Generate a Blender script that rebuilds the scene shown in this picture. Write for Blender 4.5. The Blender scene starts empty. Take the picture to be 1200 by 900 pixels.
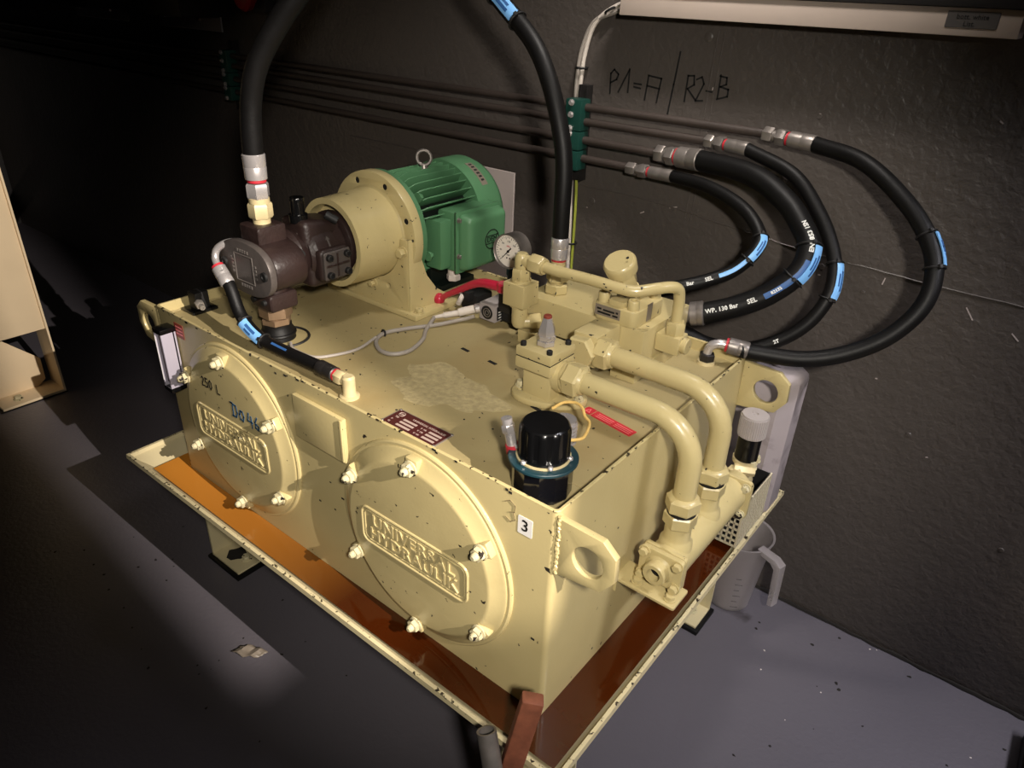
import bpy, bmesh, math, random
from mathutils import Vector as V, Matrix, Quaternion
R = math.radians
random.seed(7)
sc = bpy.context.scene
COL = sc.collection

# ------------------------------------------------------------------ camera, world, lights, exposure
cam = bpy.data.cameras.new('camera')
cam.sensor_fit = 'HORIZONTAL'; cam.sensor_width = 36.0; cam.lens = 843.21 * 36 / 1200
cam.clip_start = 0.02; cam.clip_end = 60
camo = bpy.data.objects.new('camera', cam); COL.objects.link(camo)
camo.location = (0.42980, -0.68285, 1.48503); camo.rotation_euler = (1.067755, -0.037743, 0.673103)
sc.camera = camo
sc.view_settings.view_transform = 'Standard'; sc.view_settings.look = 'None'
sc.view_settings.gamma = 1.0; sc.view_settings.use_curve_mapping = False
sc.view_settings.exposure = 0.0
w = bpy.data.worlds.new('world'); sc.world = w; w.use_nodes = True
w.node_tree.nodes['Background'].inputs[0].default_value = (0.75, 0.85, 1.0, 1)
w.node_tree.nodes['Background'].inputs[1].default_value = 0.02

def aim(o, target):
    d = V(target) - o.location
    o.rotation_euler = d.to_track_quat('-Z', 'Y').to_euler()

def spot(name, loc, target, watts, angle, blend, size, col):
    l = bpy.data.lights.new(name, 'SPOT'); l.energy = watts; l.spot_size = R(angle); l.spot_blend = blend
    l.shadow_soft_size = size; l.color = col
    o = bpy.data.objects.new(name, l); COL.objects.link(o); o.location = loc; aim(o, target); return o

def area(name, loc, target, watts, sx, sy, spread, col):
    l = bpy.data.lights.new(name, 'AREA'); l.energy = watts; l.shape = 'RECTANGLE'; l.size = sx; l.size_y = sy
    l.spread = R(spread); l.color = col
    o = bpy.data.objects.new(name, l); COL.objects.link(o); o.location = loc; aim(o, target); return o

spot('side_lamp', (2.0, -0.36, 2.3), (-1.2, 0.25, 0.42), 740, 44, 0.2, 0.006, (1.0, 0.90, 0.80))
spot('work_lamp', (0.72, -0.80, 1.72), (-0.25, 0.35, 0.86), 115, 62, 0.7, 0.05, (1.0, 0.93, 0.82))
area('ceiling_lamp', (1.28, 0.60, 2.25), (0.62, 0.56, 0.2), 8, 0.5, 0.12, 72, (0.95, 0.93, 1.0))
area('wall_lamp', (-0.1, 0.55, 2.4), (-0.42, 0.93, 1.2), 4, 0.2, 0.08, 75, (1.0, 0.93, 0.86))

# ------------------------------------------------------------------ helpers
def srgb(r, g, b):
    f = lambda c: ((c / 255) / 12.92) if c / 255 <= 0.04045 else (((c / 255) + 0.055) / 1.055) ** 2.4
    return (f(r), f(g), f(b), 1.0)

class MB:
    """collects shapes (world coordinates) into one mesh"""
    def __init__(s): s.bm = bmesh.new()
    def merge(s, b, M=None):
        if M is not None: b.transform(M)
        me = bpy.data.meshes.new('tmp'); b.to_mesh(me); b.free(); s.bm.from_mesh(me); bpy.data.meshes.remove(me); return s
    def mesh(s, me, M=None):
        b = bmesh.new(); b.from_mesh(me); return s.merge(b, M)
    def box(s, lo, hi, bev=0.0, seg=2, M=None):
        b = bmesh.new(); bmesh.ops.create_cube(b, size=1)
        lo, hi = V(lo), V(hi); c = (lo + hi) / 2; d = hi - lo
        b.transform(Matrix.Translation(c) @ Matrix.Diagonal((d.x, d.y, d.z, 1)))
        if bev: bmesh.ops.bevel(b, geom=list(b.edges), offset=min(bev, min(d) * .49), segments=seg, profile=.6, affect='EDGES')
        return s.merge(b, M)
    def lathe(s, p0, ax, prof, n=32, cap=True, M=None):
        """prof: list of (t along axis, radius)"""
        b = bmesh.new(); rings = []
        for t, r in prof:
            if r < 1e-6: rings.append([b.verts.new((0, 0, t))])
            else: rings.append([b.verts.new((r * math.cos(2 * math.pi * k / n), r * math.sin(2 * math.pi * k / n), t)) for k in range(n)])
        for a, c in zip(rings, rings[1:]):
            for k in range(n):
                k2 = (k + 1) % n
                if len(a) == 1 and len(c) == 1: continue
                if len(a) == 1: b.faces.new((a[0], c[k2], c[k]))
                elif len(c) == 1: b.faces.new((a[k], a[k2], c[0]))
                else: b.faces.new((a[k], a[k2], c[k2], c[k]))
        if cap:
            if len(rings[0]) > 1: b.faces.new(rings[0][::-1])
            if len(rings[-1]) > 1: b.faces.new(rings[-1])
        bmesh.ops.recalc_face_normals(b, faces=b.faces)
        q = V((0, 0, 1)).rotation_difference(V(ax).normalized())
        Mx = Matrix.Translation(V(p0)) @ q.to_matrix().to_4x4()
        return s.merge(b, (M @ Mx) if M is not None else Mx)
    def cyl(s, p0, p1, r, r1=None, n=24, bev=0.0, cap=True):
        p0, p1 = V(p0), V(p1); L = (p1 - p0).length; r1 = r if r1 is None else r1
        if bev: pr = [(0, r - bev), (bev, r), (L - bev, r1), (L, r1 - bev)]
        else: pr = [(0, r), (L, r1)]
        return s.lathe(p0, p1 - p0, pr, n, cap)
    def hexa(s, p0, p1, r, bev=None, rot=0.0):
        """hexagon nut: corner radius r; corners chamfered at both ends"""
        p0, p1 = V(p0), V(p1); L = (p1 - p0).length; bev = L * .12 if bev is None else bev
        b = bmesh.new(); rings = []
        for t, rr, cham in ((0, r, .9), (bev, r, 1), (L - bev, r, 1), (L, r, .9)):
            ring = []
            for k in range(6):
                a = rot + k * math.pi / 3
                ring.append(b.verts.new((rr * cham * math.cos(a), rr * cham * math.sin(a), t)))
            rings.append(ring)
        for a, c in zip(rings, rings[1:]):
            for k in range(6): b.faces.new((a[k], a[(k + 1) % 6], c[(k + 1) % 6], c[k]))
        b.faces.new(rings[0][::-1]); b.faces.new(rings[-1])
        q = V((0, 0, 1)).rotation_difference((p1 - p0).normalized())
        return s.merge(b, Matrix.Translation(p0) @ q.to_matrix().to_4x4())
    def tube(s, pts, r, n=16, res=6, cap=True, spline=True):
        P = curve_pts(pts, res) if spline else [V(q) for q in pts]
        b = bmesh.new(); rings = []
        for i, q in enumerate(P):
            t = (P[min(i + 1, len(P) - 1)] - P[max(i - 1, 0)]).normalized()
            if i == 0:
                nrm = t.orthogonal().normalized()
            else:
                nrm = (nrm - t * nrm.dot(t)).normalized()
            bi = t.cross(nrm)
            rr = r if not callable(r) else r(i / (len(P) - 1))
            rings.append([b.verts.new(q + (nrm * math.cos(2 * math.pi * k / n) + bi * math.sin(2 * math.pi * k / n)) * rr) for k in range(n)])
        for a, c in zip(rings, rings[1:]):
            for k in range(n): b.faces.new((a[k], a[(k + 1) % n], c[(k + 1) % n], c[k]))
        if cap: b.faces.new(rings[0][::-1]); b.faces.new(rings[-1])
        return s.merge(b)
    def torus(s, c, ax, R0, r0, n=28, m=8):
        b = bmesh.new(); g = []
        for i in range(n):
            a = 2 * math.pi * i / n
            g.append([b.verts.new(((R0 + r0 * math.cos(2 * math.pi * j / m)) * math.cos(a), (R0 + r0 * math.cos(2 * math.pi * j / m)) * math.sin(a), r0 * math.sin(2 * math.pi * j / m))) for j in range(m)])
        for i in range(n):
            for j in range(m): b.faces.new((g[i][j], g[(i + 1) % n][j], g[(i + 1) % n][(j + 1) % m], g[i][(j + 1) % m]))
        q = V((0, 0, 1)).rotation_difference(V(ax).normalized())
        return s.merge(b, Matrix.Translation(V(c)) @ q.to_matrix().to_4x4())
    def plate(s, outline, holes, th, M, bev=0.0):
        """flat plate with holes; outline in local xy, thickness th centred on local z"""
        cu = bpy.data.curves.new('c', 'CURVE'); cu.dimensions = '2D'; cu.fill_mode = 'BOTH'
        cu.extrude = th / 2 - bev; cu.bevel_depth = bev; cu.bevel_resolution = 1; cu.offset = -bev
        for pl in [outline] + holes:
            sp = cu.splines.new('POLY'); sp.points.add(len(pl) - 1); sp.use_cyclic_u = True
            for q, co in zip(sp.points, pl): q.co = (co[0], co[1], 0, 1)
        return s.curve(cu, M)
    def curve(s, cu, M):
        o = bpy.data.objects.new('c', cu); me = bpy.data.meshes.new_from_object(o)
        b = bmesh.new(); b.from_mesh(me); bmesh.ops.remove_doubles(b, verts=b.verts, dist=1e-6)
        bpy.data.objects.remove(o); bpy.data.curves.remove(cu); bpy.data.meshes.remove(me)
        return s.merge(b, M)
    def text(s, body, size, th, M, bold=0.0, align='CENTER', sx=1.0, spacing=1.0):
        return s.curve(text_curve(body, size, th, bold, align, spacing), M @ Matrix.Diagonal((sx, 1, 1, 1)))
    def build(s, name, m, parent=None, origin=None, sharp=35):
        bmesh.ops.remove_doubles(s.bm, verts=s.bm.verts, dist=1e-6)
        me = bpy.data.meshes.new(name); s.bm.to_mesh(me); s.bm.free()
        org = V(origin) if origin is not None else (worg(parent) if parent else V((0, 0, 0)))
        me.transform(Matrix.Translation(-org))
        for p in me.polygons: p.use_smooth = True
        me.set_sharp_from_angle(angle=R(sharp))
        me.materials.append(M_[m] if isinstance(m, str) else m)
        o = bpy.data.objects.new(name, me); COL.objects.link(o)
        if parent: o.parent = parent; o.location = org - worg(parent)
        else: o.location = org
        return o

def text_curve(body, size, th, bold=0.0, align='CENTER', spacing=1.0):
    cu = bpy.data.curves.new('t', 'FONT'); cu.body = body; cu.size = size; cu.extrude = th / 2; cu.offset = bold
    cu.align_x = align; cu.align_y = 'CENTER'; cu.resolution_u = 2; cu.space_character = spacing
    return cu

def worg(o):
    v = V((0, 0, 0))
    while o: v += o.location; o = o.parent
    return v

def curve_pts(pts, res=6):
    P = [V(q) for q in pts]; out = []
    for i in range(len(P) - 1):
        p0 = P[i - 1] if i else P[0] * 2 - P[1]; p1, p2 = P[i], P[i + 1]
        p3 = P[i + 2] if i + 2 < len(P) else P[-1] * 2 - P[-2]
        for k in range(res):
            t = k / res; t2, t3 = t * t, t * t * t
            out.append(.5 * ((2 * p1) + (p2 - p0) * t + (2 * p0 - 5 * p1 + 4 * p2 - p3) * t2 + (3 * p1 - p0 - 3 * p2 + p3) * t3))
    out.append(P[-1]); return out

def thing(name, loc, label, cat, group=None):
    o = bpy.data.objects.new(name, None); COL.objects.link(o); o.location = loc; o.empty_display_size = .05
    return tag(o, label, cat, group)
def tag(o, label=None, cat=None, group=None, kind=None):
    if label: o['label'] = label
    if cat: o['category'] = cat
    if group: o['group'] = group
    if kind: o['kind'] = kind
    return o
def inst(src, name, parent, wloc, rot=None, scale=None):
    """another object sharing src's mesh, placed at a world point"""
    o = bpy.data.objects.new(name, src.data); COL.objects.link(o); o.parent = parent
    o.location = V(wloc) - (worg(parent) if parent else V((0, 0, 0)))
    if rot: o.rotation_euler = rot
    if scale: o.scale = scale
    return o
def frame(o, x, y):
    """matrix with origin o, local x and y directions"""
    x, y = V(x).normalized(), V(y).normalized(); z = x.cross(y)
    m = Matrix((x, y, z)).transposed().to_4x4(); m.translation = V(o); return m
def circle(cx, cy, r, n=24): return [(cx + r * math.cos(2 * math.pi * k / n), cy + r * math.sin(2 * math.pi * k / n)) for k in range(n)]
def rrect(x0, y0, x1, y1, r, n=5):
    out = []
    for cx, cy, a in ((x1 - r, y1 - r, 0), (x0 + r, y1 - r, 90), (x0 + r, y0 + r, 180), (x1 - r, y0 + r, 270)):
        for k in range(n + 1): out.append((cx + r * math.cos(R(a + 90 * k / n)), cy + r * math.sin(R(a + 90 * k / n))))
    return out
FRONT = lambda x, y, z: frame((x, y, z), (1, 0, 0), (0, 0, 1))      # faces -Y
RIGHT = lambda x, y, z: frame((x, y, z), (0, 1, 0), (0, 0, 1))      # faces +X
TOP = lambda x, y, z: frame((x, y, z), (1, 0, 0), (0, 1, 0))        # faces +Z

# hose helpers: things wrapped on a curved hose, angles measured from the side facing the room
VIEW = V((.55, -.75, .45)).normalized()
class Path:
    def __init__(s, pts, res=10):
        s.P = curve_pts(pts, res); s.L = [0]
        for a, b in zip(s.P, s.P[1:]): s.L.append(s.L[-1] + (b - a).length)
        s.len = s.L[-1]
    def at(s, d):
        d = max(0, min(d, s.len - 1e-6)); i = 0
        while s.L[i + 1] < d: i += 1
        f = (d - s.L[i]) / (s.L[i + 1] - s.L[i]); q = s.P[i].lerp(s.P[i + 1], f)
        a, b = s.P[max(i - 1, 0)], s.P[min(i + 2, len(s.P) - 1)]
        t = (b - a).normalized(); n = (VIEW - t * VIEW.dot(t)).normalized(); return q, t, n, t.cross(n)
    def skin(s, d, ang, r):
        q, t, n, b = s.at(d); return q + (n * math.cos(ang) + b * math.sin(ang)) * r
def wrap_patch(path, d0, d1, a0, a1, r, th, nd=12, na=5):
    m = MB(); g = []
    for lay in (r, r + th):
        g.append([[m.bm.verts.new(path.skin(d0 + (d1 - d0) * i / nd, a0 + (a1 - a0) * j / na, lay)) for j in range(na + 1)] for i in range(nd + 1)])
    for i in range(nd):
        for j in range(na):
            for l in (0, 1):
                q = (g[l][i][j], g[l][i + 1][j], g[l][i + 1][j + 1], g[l][i][j + 1]); m.bm.faces.new(q if l else q[::-1])
    for i in range(nd):
        for j in (0, na): m.bm.faces.new((g[0][i][j], g[0][i + 1][j], g[1][i + 1][j], g[1][i][j]))
    for j in range(na):
        for i in (0, nd): m.bm.faces.new((g[0][i][j], g[0][i][j + 1], g[1][i][j + 1], g[1][i][j]))
    bmesh.ops.recalc_face_normals(m.bm, faces=m.bm.faces); return m
def wrap_text(path, d0, body, size, a0, r, flip=1, spacing=1.05):
    m = MB(); m.text(body, size, .0006, Matrix.Identity(4), 0.0004, 'LEFT', 1, spacing)
    for v in m.bm.verts: v.co = path.skin(d0 + flip * v.co.x, a0 - flip * v.co.y / r, r + .0004 + v.co.z)
    return m
def strokes(lines, M, wd, th=.0006):
    """pen strokes: polylines in local xy drawn as thin flat ribbons"""
    m = MB()
    for ln in lines:
        P = [V((a, b, 0)) for a, b in ln]
        for a, b in zip(P, P[1:]):
            d = (b - a); L = d.length
            if L < 1e-5: continue
            m.box((-wd / 2, -wd / 2, 0), (L + wd / 2, wd / 2, th), 0, 1, M @ frame(a, d, (-d.y, d.x, 0)))
    return m

# ------------------------------------------------------------------ materials
M_ = {}
def mat(name, col, rough=.5, metal=0.0, var=.12, vscale=6, bump=0.0, bscale=120, chips=0.0, chipcol=(.02, .016, .012, 1), chipscale=45,
        stain=0.0, staincol=None, stainscale=3.0, coat=0.0, spec=.5, edge=None, trans=0.0, alpha=1.0, ior=1.45, rust=0.0):
    m = bpy.data.materials.new(name); m.use_nodes = True; nt = m.node_tree; nd = nt.nodes; lk = nt.links
    b = nd['Principled BSDF']; b.inputs['Metallic'].default_value = metal; b.inputs['Specular IOR Level'].default_value = spec
    b.inputs['Coat Weight'].default_value = coat; b.inputs['Transmission Weight'].default_value = trans; b.inputs['IOR'].default_value = ior
    b.inputs['Alpha'].default_value = alpha
    geo = nd.new('ShaderNodeNewGeometry'); pos = geo.outputs['Position']
    def noise(sc_, det=4, dist=0.0):
        n = nd.new('ShaderNodeTexNoise'); n.inputs['Scale'].default_value = sc_; n.inputs['Detail'].default_value = det
        n.inputs['Distortion'].default_value = dist; lk.new(pos, n.inputs['Vector']); return n.outputs['Fac']
    def ramp(x, lo, hi):
        r = nd.new('ShaderNodeMapRange'); r.inputs['From Min'].default_value = lo; r.inputs['From Max'].default_value = hi; lk.new(x, r.inputs['Value']); return r.outputs['Result']
    def mixc(f, a, c):
        x = nd.new('ShaderNodeMix'); x.data_type = 'RGBA'
        if isinstance(f, float): x.inputs['Factor'].default_value = f
        else: lk.new(f, x.inputs['Factor'])
        for k, v in ((6, a), (7, c)):
            if isinstance(v, tuple): x.inputs[k].default_value = v
            else: lk.new(v, x.inputs[k])
        return x.outputs[2]
    def math_(op, a, c):
        x = nd.new('ShaderNodeMath'); x.operation = op
        for k, v in ((0, a), (1, c)):
            if isinstance(v, (int, float)): x.inputs[k].default_value = v
            else: lk.new(v, x.inputs[k])
        return x.outputs[0]
    dk = tuple(c * (1 - var) for c in col[:3]) + (1,); lt = tuple(min(1, c * (1 + var * .6)) for c in col[:3]) + (1,)
    c = mixc(ramp(noise(vscale, 6), .3, .7), dk, lt)
    rg = math_('ADD', rough - .06, math_('MULTIPLY', noise(vscale * 3, 5), .12))
    if stain:
        f = math_('MULTIPLY', ramp(noise(stainscale, 8, .6), .52, .72), stain); c = mixc(f, c, staincol or dk)
    if rust:
        f = math_('MULTIPLY', ramp(noise(14, 8, .4), .62, .7), rust); c = mixc(f, c, srgb(92, 58, 34))
    if chips:
        f = ramp(noise(chipscale, 3, .3), .80 - chips * .1, .82 - chips * .1); c = mixc(f, c, chipcol); rg = math_('ADD', rg, math_('MULTIPLY', f, .2))
    if edge is not None:                       # worn, chipped paint along a horizontal sheet edge at height edge
        sp = nd.new('ShaderNodeSeparateXYZ'); lk.new(pos, sp.inputs[0])
        band = ramp(math_('ABSOLUTE', math_('SUBTRACT', sp.outputs['Z'], edge), 0), .0045, .0015)
        f = math_('MULTIPLY', band, ramp(noise(95, 4), .60, .64)); c = mixc(f, c, srgb(38, 30, 22))
    lk.new(c, b.inputs['Base Color']); lk.new(rg, b.inputs['Roughness'])
    if bump:
        bp = nd.new('ShaderNodeBump'); bp.inputs['Strength'].default_value = min(1, bump); bp.inputs['Distance'].default_value = .002
        lk.new(noise(bscale, 3), bp.inputs['Height']); lk.new(bp.outputs[0], b.inputs['Normal'])
    M_[name] = m; return m

CREAM = srgb(188, 172, 124)
zd, H, W = .8133, .8383, .6828
mat('cream', CREAM, .30, var=.07, bump=.10, bscale=180, chips=1.05, chipscale=70, stain=.18, staincol=srgb(150, 132, 88), stainscale=9, coat=.12)
mat('cream_tank', CREAM, .34, var=.06, bump=.10, bscale=160, chips=.95, chipscale=50, edge=H, stain=.25, staincol=srgb(168, 150, 100), stainscale=4)
mat('cream_deck', srgb(158, 143, 102), .48, var=.10, bump=.18, bscale=140, chips=1.0, chipscale=80, stain=.65, staincol=srgb(148, 128, 86), stainscale=5)
mat('cream_tray', srgb(200, 187, 148), .40, var=.06, chips=.32, chipscale=50, edge=.4154, bump=.08)
mat('cream_pink', srgb(228, 206, 170), .45, var=.05, bump=.06, chips=.1)
mat('worn_bolt', srgb(196, 186, 150), .45, var=.2, vscale=60, chips=1.9, chipscale=75, chipcol=srgb(30, 22, 16))
mat('deck_scuff', srgb(172, 157, 116), .65, var=.22, vscale=110, bump=.8, bscale=130)
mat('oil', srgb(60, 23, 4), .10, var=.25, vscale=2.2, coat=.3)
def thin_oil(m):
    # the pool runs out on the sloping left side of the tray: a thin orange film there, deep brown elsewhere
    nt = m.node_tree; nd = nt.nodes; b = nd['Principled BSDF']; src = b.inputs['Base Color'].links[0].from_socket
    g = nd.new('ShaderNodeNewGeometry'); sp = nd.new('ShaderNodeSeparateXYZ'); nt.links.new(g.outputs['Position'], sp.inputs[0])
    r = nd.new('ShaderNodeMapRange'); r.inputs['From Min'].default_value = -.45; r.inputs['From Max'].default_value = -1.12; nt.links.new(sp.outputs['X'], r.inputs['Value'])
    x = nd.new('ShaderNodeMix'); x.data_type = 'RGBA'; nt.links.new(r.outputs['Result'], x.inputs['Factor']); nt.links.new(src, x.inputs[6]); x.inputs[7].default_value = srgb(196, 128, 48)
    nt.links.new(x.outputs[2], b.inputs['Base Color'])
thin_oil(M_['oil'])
mat('motor_green', srgb(78, 122, 86), .42, var=.08, bump=.12, bscale=150, chips=.2)
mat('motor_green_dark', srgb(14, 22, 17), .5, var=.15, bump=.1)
mat('pump_brown', srgb(42, 30, 28), .42, var=.25, vscale=25, bump=.35, bscale=160, chips=.5, chipcol=srgb(120, 110, 104), chipscale=60)
mat('pump_grey', srgb(86, 79, 76), .45, metal=.3, var=.18, vscale=30, bump=.25, bscale=160)
mat('steel', srgb(205, 199, 198), .26, metal=.65, var=.05, vscale=20)
mat('steel_dull', srgb(134, 127, 122), .40, metal=.6, var=.2, vscale=40)
mat('steel_dark', srgb(60, 57, 56), .45, metal=.7, var=.2, vscale=40)
mat('brass_dull', srgb(140, 116, 92), .38, metal=.6, var=.2, vscale=40)
mat('fitting_tan', srgb(196, 180, 138), .4, metal=.1, var=.15, vscale=40, chips=.3)
mat('rubber', srgb(13, 12, 12), .5, var=.2, vscale=20, bump=.12, bscale=220, spec=.28)
mat('black_plastic', srgb(12, 12, 13), .22, var=.1, spec=.5)
mat('black_matt', srgb(22, 21, 21), .6, var=.15)
mat('black_gloss', srgb(14, 14, 18), .12, var=.1, coat=.3)
mat('pipe_brown', srgb(58, 50, 46), .5, var=.15, vscale=10, metal=.1, bump=.1)
mat('teal', srgb(26, 54, 62), .4, var=.1)
mat('clamp_green', srgb(20, 62, 54), .45, var=.15)
mat('red_paint', srgb(176, 34, 58), .3, var=.08, coat=.3)
mat('red_ring', srgb(176, 40, 52), .45, var=.1)
mat('blue_tag', srgb(120, 176, 232), .4, var=.08)
mat('blue_print', srgb(46, 86, 140), .5, var=.05)
mat('white', srgb(232, 228, 224), .5, var=.03)
mat('board_grey', srgb(172, 160, 156), .6, var=.08, vscale=14)
mat('white_print', srgb(214, 214, 210), .6, var=.03)
mat('dial_white', srgb(232, 224, 214), .35, var=.02)
mat('ink_black', srgb(14, 13, 13), .6, var=.05)
mat('ink_blue', srgb(44, 82, 116), .6, var=.1)
mat('ink_faded', srgb(138, 122, 88), .7, var=.1)
mat('emboss_pale', srgb(222, 212, 170), .38, var=.05)
mat('plate_maroon', srgb(70, 30, 30), .35, var=.1)
mat('plate_print', srgb(170, 150, 140), .5, var=.05)
mat('label_red', srgb(190, 44, 56), .4, var=.08)
mat('label_pink', srgb(226, 120, 122), .5, var=.05)
mat('label_rust', srgb(132, 58, 44), .5, var=.1)
mat('label_grey', srgb(120, 110, 98), .4, var=.1)
mat('yellow_tie', srgb(224, 186, 110), .4, var=.05)
mat('cable_grey', srgb(150, 142, 134), .5, var=.06)
mat('cable_white', srgb(206, 196, 186), .5, var=.06)
mat('cable_yellow', srgb(150, 158, 60), .5, var=.06)
mat('alu', srgb(176, 172, 176), .38, metal=.7, var=.08, vscale=20)
mat('alu_white', srgb(182, 176, 190), .3, metal=.25, var=.05)
mat('galvanised', srgb(196, 180, 168), .42, metal=.2, var=.08, vscale=8)
mat('sticker_grey', srgb(84, 80, 78), .5, var=.06)
mat('wood', srgb(122, 72, 52), .55, var=.3, vscale=50, bump=.2, bscale=90, stain=.6, staincol=srgb(112, 62, 44), stainscale=22)
mat('wood_dark', srgb(96, 50, 38), .6, var=.25, vscale=40)
mat('can_plastic', srgb(160, 150, 152), .5, var=.08, vscale=10, stain=.9, staincol=srgb(70, 62, 62), stainscale=12, trans=.0)
mat('jug_plastic', srgb(206, 198, 198), .3, var=.03, trans=.55, alpha=.62, ior=1.2)
mat('dirt_and_shade', srgb(30, 26, 22), .9, var=.3)
mat('fleck', srgb(200, 190, 182), .7, var=.2)
mat('grille', srgb(196, 186, 160), .5, var=.08)
mat('knob_grey', srgb(158, 150, 148), .5, var=.06)
mat('ball_red', srgb(150, 26, 24), .35, var=.05)
mat('box_dark', srgb(40, 38, 38), .5, var=.15)
mat('hole_dark', srgb(12, 10, 9), .9, var=.1)

def paint_room(name, col, rough, b1, s1, b2, s2):
    m = mat(name, col, rough, var=.10, vscale=1.6)
    nt = m.node_tree; nd = nt.nodes; lk = nt.links; b = nd['Principled BSDF']
    geo = nd.new('ShaderNodeNewGeometry'); prev = None
    for st, s in ((b1, s1), (b2, s2)):
        n = nd.new('ShaderNodeTexNoise'); n.inputs['Scale'].default_value = s; n.inputs['Detail'].default_value = 5; n.inputs['Distortion'].default_value = .4
        lk.new(geo.outputs['Position'], n.inputs['Vector'])
        bp = nd.new('ShaderNodeBump'); bp.inputs['Strength'].default_value = st; bp.inputs['Distance'].default_value = .004
        lk.new(n.outputs['Fac'], bp.inputs['Height'])
        if prev: lk.new(prev.outputs[0], bp.inputs['Normal'])
        prev = bp
    lk.new(prev.outputs[0], b.inputs['Normal']); return m
paint_room('wall_paint', srgb(77, 71, 67), .40, .6, 22, .55, 65)
paint_room('floor_paint', srgb(90, 86, 92), .40, .18, 20, .25, 90)
paint_room('room_paint', srgb(60, 58, 57), .7, .1, 10, .1, 40)

# ------------------------------------------------------------------ the room
YW = .9965
def struct(name, lo, hi, m):
    o = MB().box(lo, hi).build(name, m); return tag(o, kind='structure')
floor_o = struct('floor', (-5, -3.2, -.06), (3.4, YW + .06, 0), 'floor_paint')
wall_o = struct('wall_back', (-5, YW, 0), (3.4, YW + .06, 2.7), 'wall_paint')
struct('wall_left', (-5.06, -3.2, 0), (-5, YW, 2.7), 'room_paint')
struct('wall_right', (3.4, -3.2, 0), (3.46, YW, 2.7), 'room_paint')
struct('wall_front', (-5, -3.26, 0), (3.4, -3.2, 2.7), 'room_paint')
struct('ceiling', (-5, -3.2, 2.7), (3.4, YW, 2.76), 'room_paint')
# unseen blocker added to shape the side lamp's light into one slot
lh = thing('light_blocker', (1.9, -.36, 2.1), 'added slotted blocker of dark plates shaping the side lamp light', 'light blocker')
for y0, y1 in ((-.62, -.3395), (-.312, -.10)): MB().box((1.748, y0, 1.85), (1.752, y1, 2.55)).build('slot_plate', 'box_dark', lh)
MB().box((1.748, -.62, 2.546), (2.25, -.10, 2.55)).build('top_plate', 'box_dark', lh)
MB().box((1.748, -.3395, 1.85), (1.752, -.312, 2.088)).build('slot_sill', 'box_dark', lh)
for y in (-.62, -.104): MB().box((1.748, y, 1.85), (2.25, y + .004, 2.55)).build('side_plate', 'box_dark', lh)
MB().cyl((2.0, -.36, 2.55), (2.0, -.36, 2.7), .012).build('hanger', 'steel_dark', lh)
# weld seams of the plated wall
def bead(pts, r, name):
    m = MB(); P = curve_pts(pts, 14)
    P = [q + V((0, random.uniform(-.3, .3) * r, random.uniform(-.5, .5) * r)) for q in P]
    m.tube(P, lambda t: r * (.75 + .4 * random.random()), 6, 1, True, False); return m.build(name, 'wall_paint', wall_o)
bead([(-1.6, YW, 1.022), (-.68, YW, 1.021), (-.44, YW, 1.019), (-.2, YW, .998), (.05, YW, .978), (.5, YW, .968), (1.2, YW, .96)], .0022, 'weld_seam')
bead([(-.303, YW, 1.42), (-.308, YW, 1.2), (-.314, YW, .99)], .0018, 'weld_seam')
bead([(-.318, YW, 1.42), (-.323, YW, 1.2), (-.329, YW, .99)], .002, 'weld_seam')
mk = MB()
for x, z, r in ((-.34, 1.405, .011), (-.605, .985, .009), (-.36, 1.01, .005), (-.3, 1.02, .005), (-.06, 1.27, .006), (.12, .92, .005), (.02, .955, .008), (-.02, .96, .007), (.3, .62, .006), (.55, .42, .006)):
    mk.lathe((x, YW, z), (0, -1, 0), [(0, r), (.0015, r * .8), (.002, 0)], 12)
mk.build('paint_blob', 'wall_paint', wall_o)['kind'] = 'stuff'
mk = MB()
for x, z, l, a in ((-.365, 1.015, .022, .3), (-.06, 1.275, .004, 0), (-.62, .965, .004, 0), (.155, .955, .016, 1.4), (.02, .935, .005, 0), (.33, .93, .03, -.9), (-.45, .985, .012, .5), (.42, .905, .02, -.7), (.2, .73, .005, 0), (.35, .58, .005, .4), (-.31, 1.30, .006, 1.5), (.27, 1.30, .008, -.6)):
    mk.box((-l / 2, -.0012, 0), (l / 2, .0012, .0006), 0, 1, frame((x, YW, z), (math.cos(a), 0, math.sin(a)), (-math.sin(a), 0, math.cos(a))))
mk.build('paint_scratch', 'board_grey', wall_o)['kind'] = 'stuff'
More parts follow.
